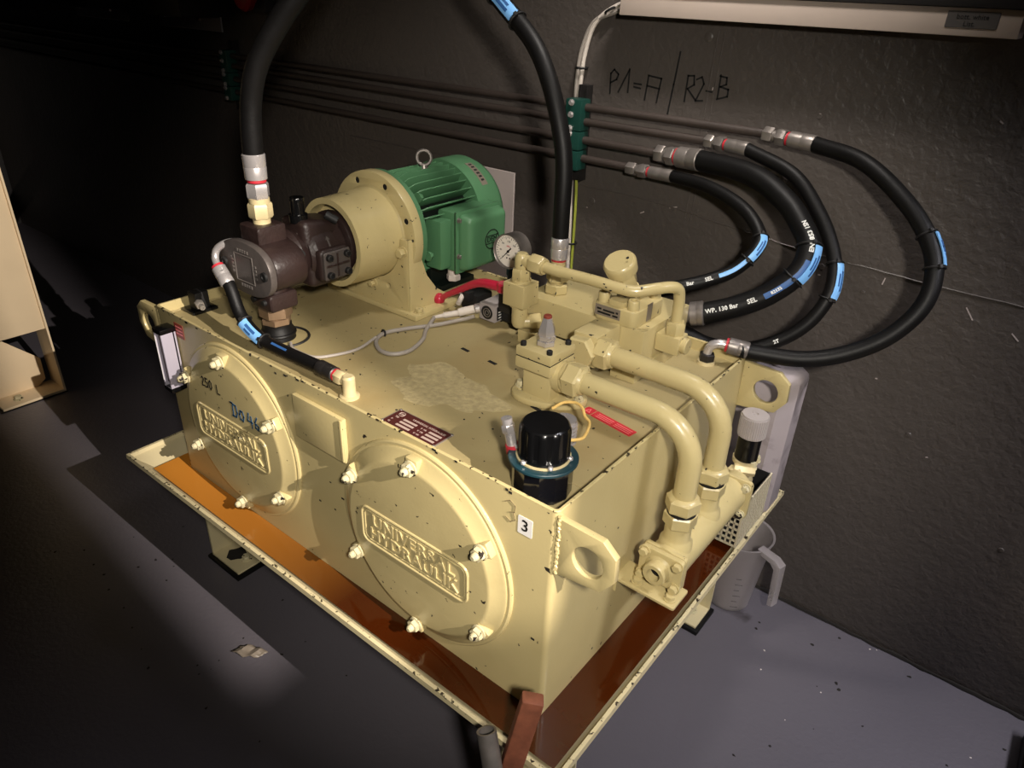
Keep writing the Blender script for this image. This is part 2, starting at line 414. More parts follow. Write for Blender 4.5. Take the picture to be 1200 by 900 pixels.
# marker writing on the wall
def write(name, lines, o, xdir, ydir, sc_, wd, m, parent, label=None):
    F = frame(o, xdir, ydir); ob = strokes([[(a * sc_, b * sc_) for a, b in l] for l in lines], F, wd).build(name, m, parent)
    if label: ob['label'] = label
    return ob
def wl(*pts): return [(x, z) for x, z in pts]
Wx = [wl((-.582, 1.262), (-.584, 1.308), (-.575, 1.318), (-.562, 1.308), (-.566, 1.296), (-.583, 1.287)),
      wl((-.558, 1.268), (-.532, 1.322), (-.531, 1.27)),
      wl((-.515, 1.292), (-.496, 1.291)), wl((-.515, 1.284), (-.497, 1.282)),
      wl((-.482, 1.258), (-.478, 1.313), (-.443, 1.309), (-.449, 1.255)), wl((-.479, 1.29), (-.445, 1.286)),
      wl((-.416, 1.226), (-.409, 1.30), (-.403, 1.37)),
      wl((-.376, 1.266), (-.375, 1.322), (-.36, 1.323), (-.357, 1.304), (-.372, 1.294), (-.349, 1.272)),
      wl((-.352, 1.316), (-.34, 1.322), (-.333, 1.308), (-.348, 1.27), (-.331, 1.272)),
      wl((-.325, 1.294), (-.311, 1.293)),
      wl((-.295, 1.281), (-.295, 1.33)), wl((-.296, 1.328), (-.28, 1.326), (-.279, 1.312), (-.292, 1.306), (-.272, 1.302), (-.272, 1.287), (-.296, 1.279))]
write('marker_writing', Wx, (0, YW - .0008, 0), (1, 0, 0), (0, 0, 1), 1, .0038, 'ink_black', wall_o, 'black handwritten letters P1=A and R2=B')

def hexbolt(p, d, r, h, name, m, parent, washer=True):
    p, d = V(p), V(d).normalized(); mm = MB()
    if washer: mm.cyl(p, p + d * h * .2, r * 1.25, n=18)
    mm.hexa(p + d * h * .2, p + d * h, r); return mm.build(name, m, parent)
# ------------------------------------------------------------------ drip tray with oil
XL, XR, YF, YB, ZT = -1.2437, .0936, -.0866, .8899, .4154
tray = thing('drip_tray', (-.55, .4, 0), 'cream sheet metal drip tray on short feet under the tank', 'tray')
def ring_loop(x0, y0, x1, y1, z): return [(x0, y0, z), (x1, y0, z), (x1, y1, z), (x0, y1, z)]
t = MB(); b = t.bm
loops = [ring_loop(XL + .14, YF + .075, XR - .065, YB - .035, .345), ring_loop(XL - .001, YF - .001, XR + .001, YB + .001, ZT - .012), ring_loop(XL, YF, XR, YB, ZT),
         ring_loop(XL + .007, YF + .007, XR - .007, YB - .007, ZT), ring_loop(XL + .009, YF + .009, XR - .009, YB - .009, ZT - .010), ring_loop(XL + .145, YF + .08, XR - .07, YB - .04, .352)]
vs = [[b.verts.new(q) for q in l] for l in loops]
for a, c in zip(vs, vs[1:]):
    for k in range(4): b.faces.new((a[k], a[(k + 1) % 4], c[(k + 1) % 4], c[k]))
b.faces.new(vs[0][::-1]); b.faces.new(vs[-1])
t.build('pan', 'cream_tray', tray, sharp=20)
def foot(x, y):
    m = MB(); m.box((x - .065, y, .012), (x - .059, y + .09, .346)); m.box((x - .065, y + .084, .012), (x + .065, y + .09, .346))
    m.box((x - .065, y, .012), (x + .065, y + .09, .018), .001, 1); o = m.build('foot', 'cream_tray', tray)
    hexbolt((x + .03, y + .05, .018), (0, 0, 1), .012, .012, 'anchor_bolt', 'worn_bolt', o)
    m = MB(); m.plate([(x - .045 + .03 * math.cos(a * .7) * (1 + .3 * math.sin(3 * a)) + .04, y + .045 + .028 * math.sin(a * .7) * (1 + .3 * math.cos(2 * a))) for a in range(9)], [], .0006, TOP(0, 0, .0183)); m.build('dirt_patch', 'dirt_and_shade', o)
    MB().box((x - .075, y - .01, 0), (x + .075, y + .1, .012), .003).build('rubber_pad', 'rubber', o)
foot(-1.135, .055); foot(-.06, .055); foot(-1.135, .72); foot(-.06, .72)
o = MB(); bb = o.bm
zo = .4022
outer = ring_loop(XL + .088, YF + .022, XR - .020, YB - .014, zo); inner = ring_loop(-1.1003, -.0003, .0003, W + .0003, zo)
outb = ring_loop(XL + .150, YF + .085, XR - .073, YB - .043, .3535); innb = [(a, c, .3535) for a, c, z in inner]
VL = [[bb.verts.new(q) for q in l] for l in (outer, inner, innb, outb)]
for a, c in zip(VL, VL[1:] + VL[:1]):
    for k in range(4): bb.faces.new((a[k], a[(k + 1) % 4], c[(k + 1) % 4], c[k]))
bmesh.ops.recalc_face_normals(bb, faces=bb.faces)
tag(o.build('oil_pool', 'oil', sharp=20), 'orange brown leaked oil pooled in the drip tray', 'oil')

# ------------------------------------------------------------------ oil tank
tank = thing('oil_tank', (-.55, .34, .354), 'cream painted steel oil tank with two round inspection covers', 'tank')
def rr3(x0, y0, x1, y1, r, z): return [(a, c, z) for a, c in rrect(x0, y0, x1, y1, r, 4)]
t = MB(); b = t.bm
L = [rr3(-1.1, 0, 0, W, .010, .356), rr3(-1.1, 0, 0, W, .010, H - .001), rr3(-1.099, .001, -.001, W - .001, .009, H), rr3(-1.095, .005, -.005, W - .005, .006, H), rr3(-1.094, .006, -.006, W - .006, .005, H - .001), rr3(-1.094, .006, -.006, W - .006, .005, zd)]
vs = [[b.verts.new(q) for q in l] for l in L]
for a, c in zip(vs, vs[1:]):
    n = len(a)
    for k in range(n): b.faces.new((a[k], a[(k + 1) % n], c[(k + 1) % n], c[k]))
b.faces.new(vs[0][::-1])
shell = t.build('tank_shell', 'cream_tank', tank)
deck = MB().box((-1.094, .006, zd - .006), (-.006, W - .006, zd)).build('deck', 'cream_deck', tank)
# weld beads in the deck corners
m = MB()
for a, c in (((-1.09, .008, zd), (-.01, .008, zd)), ((-.008, .01, zd), (-.008, W - .01, zd)), ((-1.092, .01, zd), (-1.092, W - .01, zd))):
    A, C = V(a), V(c); n = 90
    P = [A.lerp(C, k / n) + V((0, 0, random.uniform(-.0006, .0006))) for k in range(n + 1)]
    m.tube(P, lambda t: .0028 * (.8 + .4 * random.random()), 6, 1, True, False)
m.build('deck_weld', 'cream_deck', tank)
m = MB()
P = [V((.002, .003, z)) + V((random.uniform(-.0015, .0015), random.uniform(-.001, .001), 0)) for z in [H - .006 - k * .0022 for k in range(50)]]
m.tube(P, lambda t: .0036 * (.8 + .35 * random.random()), 7, 1, True, False); m.build('corner_weld', 'cream_tank', tank)
# lifting lugs
def lug(x0, s, y):
    out = [(0, .828), (.075, .826), (.098, .806), (.100, .766), (.080, .736), (0, .724)]
    out = [(x0 + s * a, z) for a, z in out]
    MB().plate(out, [circle(x0 + s * .054, .776, .026, 28)], .012, FRONT(0, y, 0), .0012).build('lifting_lug', 'cream', tank)
lug(0, 1, .008); lug(0, 1, W - .008); lug(-1.1, -1, .008); lug(-1.1, -1, W - .008)
# inspection covers
def bolt_mesh():
    m = MB(); m.lathe((0, 0, 0), (0, -1, 0), [(0, .0145), (.002, .0145), (.003, .012)], 20)
    m.hexa((0, -.003, 0), (0, -.012, 0), .0125); m.lathe((0, -.012, 0), (0, -1, 0), [(0, .0072), (.006, .0068), (.009, .004), (.009, 0)], 14)
    return m
BOLT = None
def cover(cx, cz, label, rot):
    global BOLT
    c = thing('inspection_cover', (cx, 0, cz), None, None); c.parent = tank; c.location = V((cx, 0, cz)) - worg(tank); c['label'] = label
    # weld-on neck ring, then the dished cover with its rolled edge
    MB().lathe((cx, 0, cz), (0, -1, 0), [(0, .203), (.004, .2025), (.006, .2), (.006, .185)], 96).build('neck_ring', 'cream', c)
    MB().lathe((cx, 0, cz), (0, -1, 0), [(.004, .1945), (.0075, .1945), (.009, .1925), (.0095, .189), (.0205, .1715), (.0218, .169), (.0222, .165), (.0222, .0)], 96).build('cover_disc', 'cream', c)
    for k in range(6):
        a = R(90 + 60 * k); x, z = cx + .1755 * math.cos(a), cz + .1755 * math.sin(a)
        MB().box((-.0135, -.0235, -.012), (.0135, -.008, .017), .004, 2, Matrix.Translation((x, 0, z)) @ Matrix.Rotation(-(a - R(90)), 4, 'Y')).build('bolt_pad', 'cream', c)
        if BOLT is None:
            BOLT = bolt_mesh().build('bolt', 'worn_bolt', c, (0, 0, 0)); BOLT.location = V((x, -.0235, z)) - worg(c)
        else: inst(BOLT, 'bolt', c, (x, -.0235, z), (0, random.uniform(0, 1), 0))
    # embossed name panel
    m = MB(); pl = rrect(cx - .132, cz - .045, cx + .124, cz + .035, .016)
    F = FRONT(0, -.0222, 0)
    m.tube([F @ V((a, q, 0)) for a, q in pl + pl[:1]], .0028, 8, 1, True, False)
    pl2 = rrect(cx - .125, cz - .038, cx + .117, cz + .028, .012)
    m.tube([F @ V((a, q, 0)) for a, q in pl2 + pl2[:1]], .0016, 8, 1, True, False)
    m.build('name_panel_border', 'cream', c)
    m = MB()
    m.text('UNIVERSAL', .0355, .004, FRONT(cx - .004, -.0232, cz + .0115), .0004, 'CENTER', 1.05, 1.08)
    m.text('HYDRAULIK', .0355, .004, FRONT(cx - .004, -.0232, cz - .0195), .0004, 'CENTER', 1.05, 1.08)
    m.build('raised_lettering', 'cream', c)
    return c
cv1 = cover(-.819, .625, 'left inspection cover with handwritten 250 L and DO 46', 0)
cv2 = cover(-.273, .6235, 'right inspection cover with plain face', 0)
def hand(name, lines, x, z, s, wd, m, parent): return write(name, lines, (x, -.0225, z), (1, 0, 0), (0, 0, 1), s, wd, m, parent)
hand('pen_writing', [[(0, .8), (.2, 1), (.4, .8), (.1, .3), (.05, 0), (.5, .1)], [(1.05, 1), (.7, 1), (.7, .6), (1, .55), (1, .1), (.6, 0)], [(1.5, 1), (1.3, .7), (1.3, .2), (1.5, 0), (1.7, .3), (1.7, .8), (1.5, 1)], [(2.6, .9), (2.6, 0), (3, 0)]], -.908, .716, .022, .0026, 'ink_black', cv1)
hand('pen_writing', [[(0, 0), (.05, 1.2), (-.2, 1.2), (.5, 1.1), (.6, .5), (.4, .05), (-.1, 0)], [(1.1, .9), (.9, .5), (1, .1), (1.3, 0), (1.5, .5), (1.35, .9), (1.1, .9)], [(2.2, 1.1), (2, .4), (2.6, .4)], [(2.5, .9), (2.5, -.1)], [(3.3, 1.1), (3, .6), (3, .1), (3.3, 0), (3.4, .35), (3.05, .5)]], -.800, .682, .026, .0038, 'ink_blue', cv1)
# pad, number label, small plates
m = MB().box((-.602, -.010, .712), (-.458, 0, .806), .003); m.build('welded_pad', 'cream_tank', tank)
MB().box((-.466, -.013, .716), (-.459, -.008, .804), .002).build('pad_strip', 'cream', tank)
n3 = MB().plate(rrect(-.069, .767, -.042, .800, .002), [], .0006, FRONT(0, -.0004, 0)).build('number_label', 'white', tank); n3['label'] = 'white sticker with black number 3'
MB().text('3', .029, .0004, FRONT(-.0555, -.0009, .7835), .0003).build('number', 'ink_black', n3)
write('pencil_mark', [[(-.094, .812), (-.085, .818), (-.075, .812), (-.076, .800), (-.085, .796)], [(-.078, .797), (-.074, .786), (-.083, .779), (-.092, .784)]], (0, -.0006, 0), (1, 0, 0), (0, 0, 1), 1, .0015, 'ink_faded', tank)
rl = MB().plate(rrect(-1.029, .785, -.994, .819, .002), [], .0008, FRONT(0, -.0005, 0)).build('rust_label', 'label_rust', tank); rl['label'] = 'small rust red sticker at the corner'
m = MB()
for k in range(3): m.box((-1.024, -.0012, .793 + k * .008), (-.999, -.0009, .796 + k * .008))
m.build('label_print', 'label_pink', rl)
# rating plate on deck
rp = MB().box((-.401, .028, zd), (-.271, .079, zd + .0012), .0004, 1).build('rating_plate', 'label_grey', tank); rp['label'] = 'dark maroon rating plate riveted to the deck'
MB().box((-.398, .0305, zd + .0012), (-.274, .0765, zd + .0016)).build('plate_face', 'plate_maroon', rp)
m = MB(); F = TOP(0, 0, zd + .0019)
m.text('UNIVERSAL HYDRAULIK', .0072, .0004, TOP(-.318, .066, zd + .0019)); m.torus((-.384, .066, zd + .0018), (0, 0, 1), .006, .0006, 18, 4); m.text('UH', .007, .0004, TOP(-.384, .066, zd + .0019))
for r, (y, tx) in enumerate(((.0555, 'Typ'), (.0465, 'p'), (.037, 'Q'))):
    m.text(tx, .006, .0004, TOP(-.39, y, zd + .0019), 0, 'LEFT'); m.box((-.370, y - .002, zd + .0016), (-.338, y + .003, zd + .0021)); m.text('V  Nr', .006, .0004, TOP(-.328, y, zd + .0019), 0, 'LEFT'); m.box((-.308, y - .002, zd + .0016), (-.280, y + .003, zd + .0021))
m.build('plate_print', 'plate_print', rp)
m = MB()
for x in (-.398, -.274):
    for y in (.031, .076): m.lathe((x, y, zd + .0012), (0, 0, 1), [(0, .0028), (.0012, .0022), (.0016, 0)], 10)
m.build('rivets', 'steel_dull', rp)
# red warning strip
q = [(-.158, .298), (-.150, .314), (-.045, .3005), (-.040, .2755)]
A = V((-.154, .306, 0)); B_ = V((-.0425, .288, 0)); dx = (B_ - A)
F = frame(A + V((0, 0, zd + .0004)), dx, (-dx.y, dx.x, 0)); Ln = dx.length
ws = MB().plate(rrect(.022, -.011, Ln, .011, .001), [], .0006, F).build('warning_strip', 'label_red', tank); ws['label'] = 'red warning sticker on the deck'
MB().plate([(0, -.011), (.02, -.011), (.02, .011), (0, .011)], [], .0006, F).build('warning_square', 'label_red', tank)
m = MB(); m.plate([(.004, -.006), (.016, -.006), (.010, .007)], [[(.0065, -.0045), (.0135, -.0045), (.010, .0035)]], .0004, F @ Matrix.Translation((0, 0, .0005)))
for k in range(6):
    m.box((.03 + (k % 2) * .042, -.006 + (k // 2) * .005, .0003), (.066 + (k % 2) * .042, -.0045 + (k // 2) * .005, .0007), 0, 1, F)
m.build('warning_print', 'label_pink', ws)
# slots and screws on the deck
def slot(x, y, a=0.0):
    m = MB(); m.box((-.011, -.004, -.0006), (.011, .004, .0009), .0005, 1, Matrix.Translation((x, y, zd)) @ Matrix.Rotation(a, 4, 'Z')); m.build('stencil_mark', 'hole_dark', tank)
slot(-.478, .338, -.1); slot(-.398, .3316, -.1); slot(-.222, .245, -.15)
# scuffed paint patch in front of the pump base
m = MB(); n = 60; pl = []
for k in range(n):
    a = 2 * math.pi * k / n; rr = 1 + .18 * math.sin(3 * a + 1) + .1 * math.sin(7 * a) + random.uniform(-.05, .05)
    pl.append((-.395 + .115 * rr * math.cos(a), .19 + .07 * rr * math.sin(a)))
m.plate(pl, [], .0004, TOP(0, 0, zd + .0001)); m.build('scuffed_paint', 'deck_scuff', tank)
m = MB(); m.box((-.07, .10, zd), (-.018, .165, zd + .002), .001, 1); m.build('cover_patch', 'cream_deck', tank)
m = MB()
for _ in range(60):
    x, y = random.uniform(-1.08, -.02), random.uniform(.02, W - .02); s = random.uniform(.0012, .0032)
    m.lathe((x, y, zd), (0, 0, 1), [(0, s), (.0006, s * .8), (.0007, 0)], 6)
m.build('dirt_flecks', 'dirt_and_shade', tank)['kind'] = 'stuff'
m = MB()
for _ in range(46):
    x, z = random.uniform(-1.08, -.01), random.choice([H - abs(random.gauss(0, .004)), random.uniform(.5, .83)]); s = random.uniform(.001, .003)
    if z < H - .02 and min(math.hypot(x + .819, z - .625), math.hypot(x + .273, z - .6235)) < .21: continue
    m.box((x - s * random.uniform(1, 3), -.0006, z - s), (x + s, .0, z + s * .6))
m.build('paint_chips', 'dirt_and_shade', tank)['kind'] = 'stuff'

# ------------------------------------------------------------------ bell housing (motor mount)
AX, AZ = -.81, .985
bell = thing('bell_housing', (AX, .40, zd), 'cream bell housing with perforated flange and angled foot', 'housing')
MB().lathe((AX, .27, AZ), (0, 1, 0), [(0, .084), (0, .097), (.118, .1005), (.125, .108)], 64, False).build('barrel', 'cream', bell)
MB().lathe((AX, .27, AZ), (0, 1, 0), [(0, .084), (.03, .083), (.03, .0)], 48, False).build('barrel_mouth', 'cream', bell)
holes = [circle(AX + .1175 * math.cos(R(22.5 + 45 * k)), AZ + .1175 * math.sin(R(22.5 + 45 * k)), .0065, 14) for k in range(8) if k not in (5, 6)]
MB().plate(circle(AX, AZ, .136, 72), [circle(AX, AZ, .085, 48)] + holes, .026, FRONT(0, .405, 0), .002).build('flange', 'cream', bell)
for k in range(8):
    if k in (5, 6): continue
    q = (AX + .1175 * math.cos(R(22.5 + 45 * k)), .3945, AZ + .1175 * math.sin(R(22.5 + 45 * k)))
    MB().lathe(q, (0, -1, 0), [(0, .0068), (.001, .0068), (.001, 0)], 14).build('hole_shade', 'hole_dark', bell)  # dark disc painting the shade inside each flange hole
# foot: front plate, side webs, base
fp = [(-.955, zd + .012), (-.665, zd + .012), (-.685, .99), (-.712, .985)] + [(AX + .101 * math.cos(R(a)), AZ + .101 * math.sin(R(a))) for a in range(-12, -169, -12)] + [(-.908, .985), (-.935, .99)]
fp = [(-.96, zd + .012), (-.687, zd + .012), (-.687, .993), (AX + .102 * math.cos(R(3)), .993)] + [(AX + .102 * math.cos(R(a)), AZ + .102 * math.sin(R(a))) for a in range(-6, -175, -12)] + [(AX - .102 * math.cos(R(3)), .993), (-.933, .993)]
MB().plate(fp, [circle(-.752, .872, .007, 14), circle(-.868, .872, .007, 14)], .012, FRONT(0, .384, 0), .001).build('front_plate', 'cream', bell)
for sx, xx in ((1, -.687), (-1, -.933)):
    w2 = [(.379, zd + .012), (.53, zd + .012), (.53, zd + .02), (.50, .838), (.465, .862), (.435, .90), (.418, .945), (.412, .993), (.379, .993)]
    MB().plate(w2, [], .010, RIGHT(xx, 0, 0), .001).build('side_web', 'cream', bell)
MB().box((-.965, .368, zd), (-.655, .54, zd + .013), .003).build('base_plate', 'cream', bell)
hexbolt((-.698, .378, .965), (0, -1, 0), .011, .016, 'flange_bolt', 'cream', bell)
hexbolt((-.668, .392, zd + .013), (0, 0, 1), .010, .010, 'foot_bolt', 'cream', bell)
hexbolt((-.80, .378, .868), (0, -1, 0), .008, .014, 'flange_bolt', 'cream', bell)

# ------------------------------------------------------------------ electric motor
mot = thing('electric_motor', (AX, .58, .84), 'green finned electric motor with terminal box behind the cream flange', 'motor')
MB().lathe((AX, .4185, AZ), (0, 1, 0), [(0, .134), (.013, .134), (.016, .130), (.016, .112), (.03, .105)], 64).build('end_flange', 'motor_green', mot)
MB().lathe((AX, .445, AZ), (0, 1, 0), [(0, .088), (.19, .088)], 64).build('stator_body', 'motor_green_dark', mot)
fin0 = None
for k in range(36):
    a = 360 * k / 36
    if 318 < a or a < 20 or 170 < a < 190: continue          # terminal box side and far pad stay bare
    rr = .124
    m = MB()
    m.plate([(.447, .085), (.450, .108), (.458, .117), (.470, .1225), (.485, rr), (.632, rr), (.636, .085)], [], .0034, Matrix.Identity(4), .0008)
    F = Matrix.Translation((AX, 0, AZ)) @ frame((0, 0, 0), (0, 1, 0), (math.cos(R(a)), 0, math.sin(R(a))))
    if fin0 is None:
        m2 = MB(); m2.bm = m.bm; o = m2.build('cooling_fin', 'motor_green', mot, (0, 0, 0)); fin0 = o
    else:
        m.bm.free(); o = inst(fin0, 'cooling_fin', mot, (0, 0, 0))
    o.matrix_local = Matrix.Translation(-worg(mot)) @ F
MB().lathe((AX, .622, AZ), (0, 1, 0), [(0, .1235), (0, .1285), (.012, .1295), (.075, .1295), (.092, .122), (.102, .106), (.104, .0)], 72).build('fan_cover', 'motor_green', mot)
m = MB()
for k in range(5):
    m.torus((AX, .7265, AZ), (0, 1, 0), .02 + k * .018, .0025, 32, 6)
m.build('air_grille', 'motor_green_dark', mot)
# terminal box on the room side
m = MB().box((AX + .09, .468, .905), (AX + .140, .505, 1.02), .006); m.build('side_pad', 'motor_green', mot)
tb = MB().box((AX + .095, .505, .895), (AX + .150, .655, 1.035), .006).build('terminal_box', 'motor_green', mot)
MB().box((AX + .1495, .5035, .8935), (AX + .1525, .6585, 1.0365)).build('lid_gasket', 'black_matt', tb)
lid = MB()
lid.box((AX + .152, .502, .892), (AX + .158, .660, 1.038), .004)
bb = bmesh.new(); bmesh.ops.create_cube(bb, size=1); bb.transform(Matrix.Translation((AX + .172, .581, .965)) @ Matrix.Diagonal((.032, .150, .138, 1)))
for v in bb.verts:
    if v.co.x > AX + .18: v.co.y = .581 + (v.co.y - .581) * .84; v.co.z = .965 + (v.co.z - .965) * .86
bmesh.ops.bevel(bb, geom=list(bb.edges), offset=.012, segments=4, profile=.6, affect='EDGES'); lid.merge(bb)
ld = lid.build('box_lid', 'motor_green', tb)
m = MB(); F = RIGHT(AX + .1882, .592, .965); rr = .024
m.tube([F @ V((rr * math.cos(R(a)), rr * .95 * math.sin(R(a)), 0)) for a in range(0, 361, 15)], .0014, 6, 1, True, False)
for z in (-.009, .009): m.tube([F @ V((-.023, z, 0)), F @ V((.023, z, 0))], .0012, 6, 1, True, False)
m.text('DEM', .018, .002, F); m.build('emblem', 'motor_green_dark', ld)
hexbolt((AX + .158, .508, .935), (1, 0, 0), .005, .008, 'lid_screw', 'steel_dull', tb)
hexbolt((AX + .158, .508, 1.02), (1, 0, 0), .005, .008, 'lid_screw', 'steel_dull', tb)
m = MB(); m.cyl((AX, .56, AZ + .116), (AX, .56, AZ + .126), .011, .008, 18); m.torus((AX, .56, AZ + .142), V((.62, -.75, .12)), .0165, .0042, 32, 10)
m.build('eye_bolt', 'steel_dull', mot)
def on_drum(r, a0, a1, y0, y1, th, n=10):
    m = MB(); g = [[[m.bm.verts.new((AX + rr * math.cos(a0 + (a1 - a0) * i / n), y, AZ + rr * math.sin(a0 + (a1 - a0) * i / n))) for y in (y0, y1)] for i in range(n + 1)] for rr in (r, r + th)]
    for i in range(n):
        m.bm.faces.new((g[1][i][0], g[1][i][1], g[1][i + 1][1], g[1][i + 1][0]))
        for j in (0, 1): m.bm.faces.new((g[0][i][j], g[0][i + 1][j], g[1][i + 1][j], g[1][i][j]))
    for i in (0, n): m.bm.faces.new((g[0][i][0], g[0][i][1], g[1][i][1], g[1][i][0]))
    bmesh.ops.recalc_face_normals(m.bm, faces=m.bm.faces); return m
np_ = on_drum(.1292, R(38), R(70), .655, .675, .001).build('name_plate', 'label_grey', mot)
m = MB()
for k in range(6):
    a = R(43 + k * 4.5); e = on_drum(.1302, a, a + R(2.2), .660, .670, .0005, 2); me = bpy.data.meshes.new('x'); e.bm.to_mesh(me); m.mesh(me); bpy.data.meshes.remove(me)
m.build('plate_print', 'ink_black', np_)
m = MB()
m.box((AX - .11, .50, .835), (AX + .11, .62, .850), .003); m.box((AX - .075, .50, .845), (AX - .05, .62, .90)); m.box((AX + .05, .50, .845), (AX + .075, .62, .90))
m.build('motor_foot', 'motor_green_dark', mot)
m = MB().box((AX - .11, .49, zd), (AX + .11, .63, .835), .003); m.build('foot_shim', 'cream_deck', mot)
hexbolt((AX + .128, .437, .945), (0, 1, 0), .009, .012, 'flange_nut', 'motor_green', mot)
hexbolt((AX + .10, .437, 1.072), (0, 1, 0), .009, .012, 'flange_nut', 'motor_green', mot)
m = MB(); m.cyl((AX + .122, .53, .895), (AX + .122, .53, .875), .014, n=18); m.hexa((AX + .122, .53, .877), (AX + .122, .53, .863), .017); m.build('cable_gland', 'cable_white', mot)

# ------------------------------------------------------------------ hydraulic pump
pump = thing('hydraulic_pump', (AX, .17, .91), 'dark brown cast iron double hydraulic pump bolted to the bell housing', 'pump')
m = MB(); m.plate([(AX + .070 * math.cos(R(a)) + .0 , AZ + .070 * math.sin(R(a))) for a in range(0, 360, 10)], [], .016, FRONT(0, .277, 0), .003); m.build('mounting_flange', 'pump_brown', pump)
bb = bmesh.new(); bmesh.ops.create_cube(bb, size=1); bb.transform(Matrix.Translation((AX, .222, .982)) @ Matrix.Diagonal((.13, .095, .13, 1)))
for v in bb.verts:
    if v.co.y < .2 and v.co.z > 1.0: v.co.z += .012
    if v.co.z > 1.0: v.co.x = AX + (v.co.x - AX) * .62
    else: v.co.x = AX + (v.co.x - AX) * .8
bmesh.ops.bevel(bb, geom=list(bb.edges), offset=.014, segments=4, profile=.5, affect='EDGES')
MB().merge(bb).build('main_housing', 'pump_brown', pump)
MB().lathe((AX, .18, AZ - .004), (0, 1, 0), [(0, .052), (.012, .062), (.08, .064), (.09, .058)], 40).build('cylinder_block', 'pump_brown', pump)
m = MB(); m.box((-.775, .186, .934), (-.738, .262, 1.002), .012, 4); m.build('side_cover_boss', 'pump_brown', pump)
sc_o = MB().box((-.739, .190, .938), (-.731, .258, .998), .006, 3).build('side_cover', 'pump_grey', pump)
m = MB(); m.box((-.7315, .221, .942), (-.7295, .226, .994), .001, 1); m.box((-.7315, .194, .966), (-.7295, .254, .971), .001, 1); m.build('cross_ribs', 'pump_brown', sc_o)
for y, z in ((.201, .949), (.247, .949), (.201, .987), (.247, .987)):
    mm = MB(); mm.lathe((-.731, y, z), (1, 0, 0), [(0, .0075), (.008, .0075), (.009, .0065), (.009, .004), (.005, .0035), (.005, 0)], 18); mm.build('socket_screw', 'black_matt', sc_o)
m = MB(); m.cyl((AX + .006, .19, 1.05), (AX + .006, .19, 1.066), .019, n=24); m.lathe((AX + .006, .19, 1.066), (0, 0, 1), [(0, .0145), (.026, .0145), (.03, .0155), (.034, .014), (.034, 0)], 24); m.build('filler_cap', 'black_plastic', pump)
m = MB(); m.cyl((AX + .052, .252, 1.048), (AX + .034, .236, 1.062), .009, n=16, bev=.001); m.build('adjust_screw', 'black_matt', pump)
F = frame((AX + .054, .222, 1.012), (0, 1, 0), (-.5, 0, .86))
m = MB(); m.plate([(-.002, -.012), (.002, -.012), (.002, .003), (.006, .003), (0, .011), (-.006, .003), (-.002, .003)], [], .002, F); m.build('flow_arrow', 'pump_grey', pump)
# rear pump: oval body and end plate
def oval(a, c, cx, cz, n=40, e=2.4):
    o = []
    for k in range(n):
        t = 2 * math.pi * k / n; q, s = math.cos(t), math.sin(t)
        o.append((cx + a * math.copysign(abs(q) ** (2 / e), q), cz + c * math.copysign(abs(s) ** (2 / e), s)))
    return o
PX, PZ = -.815, .979
MB().plate(oval(.082, .050, PX, PZ), [], .075, FRONT(0, .115, 0), .006).build('rear_body', 'pump_brown', pump)
ep = MB().plate(oval(.086, .055, PX, PZ), [], .015, FRONT(0, .0675, 0), .002).build('end_plate', 'pump_grey', pump)
m = MB().lathe((PX, .15, PZ), (0, 1, 0), [(0, .055), (.012, .06), (.03, .052)], 32); m.build('coupling_neck', 'pump_brown', pump)
m = MB()
for a, c in (((-.03, -.028), (.03, -.028)), ((.03, -.028), (.03, .028)), ((.03, .028), (-.03, .028)), ((-.03, .028), (-.03, -.028))):
    m.tube([(PX + a[0], .0598, PZ + a[1]), (PX + c[0], .0598, PZ + c[1])], .0011, 6, 1, True, False)
for k in range(5):
    for zz in (-.036, .036): m.box((PX - .018 + k * .008, .0588, PZ + zz - .003), (PX - .0135 + k * .008, .0605, PZ + zz + .003))
for k in range(4):
    for xx in (-.038, .038): m.box((PX + xx - .003, .0588, PZ - .014 + k * .008), (PX + xx + .003, .0605, PZ - .0095 + k * .008))
m.build('cast_marks', 'steel_dull', ep)
for sx in (-1, 1):
    mm = MB(); mm.lathe((PX + sx * .067, .060, PZ), (0, -1, 0), [(0, .0095), (.0035, .0095), (.0045, .0085), (.0045, .005), (.001, .0045), (.001, 0)], 20); mm.build('socket_screw', 'black_matt', ep)
MB().box((-.852, .083, 1.018), (-.787, .148, 1.060), .007, 3).build('outlet_block', 'pump_brown', pump)
m = MB().box((-.842, .09, .995), (-.797, .145, 1.022), .006); m.build('outlet_neck', 'pump_brown', pump)
m = MB(); m.box((-.848, .083, .885), (-.776, .15, .922), .008, 3); m.cyl((-.812, .115, .92), (-.812, .115, .945), .03, n=24); m.build('suction_block', 'pump_brown', pump)
m = MB(); m.hexa((-.812, .115, .862), (-.812, .115, .885), .034); m.hexa((-.812, .115, .846), (-.812, .115, .862), .031, rot=.3); m.build('suction_nut', 'brass_dull', pump)
m = MB(); m.lathe((-.812, .115, zd), (0, 0, 1), [(0, .036), (.02, .034), (.026, .030), (.034, .03)], 28); m.torus((-.812, .115, zd + .012), (0, 0, 1), .034, .004); m.build('suction_sleeve', 'rubber', pump)
m = MB(); m.torus((-.80, .122, zd + .001), (0, 0, 1), .050, .003, 32, 6); m.build('deck_grommet', 'black_matt', pump)
for x, y, z in ((-.795, .083, .905), (-.83, .083, .905)):
    mm = MB(); mm.cyl((x, y, z), (x, y - .007, z), .006, n=14); mm.build('socket_screw', 'black_matt', pump)
mm = MB(); mm.cyl((-.785, .16, 1.0), (-.755, .15, 1.0), .011, n=16); mm.build('plug', 'black_matt', pump)

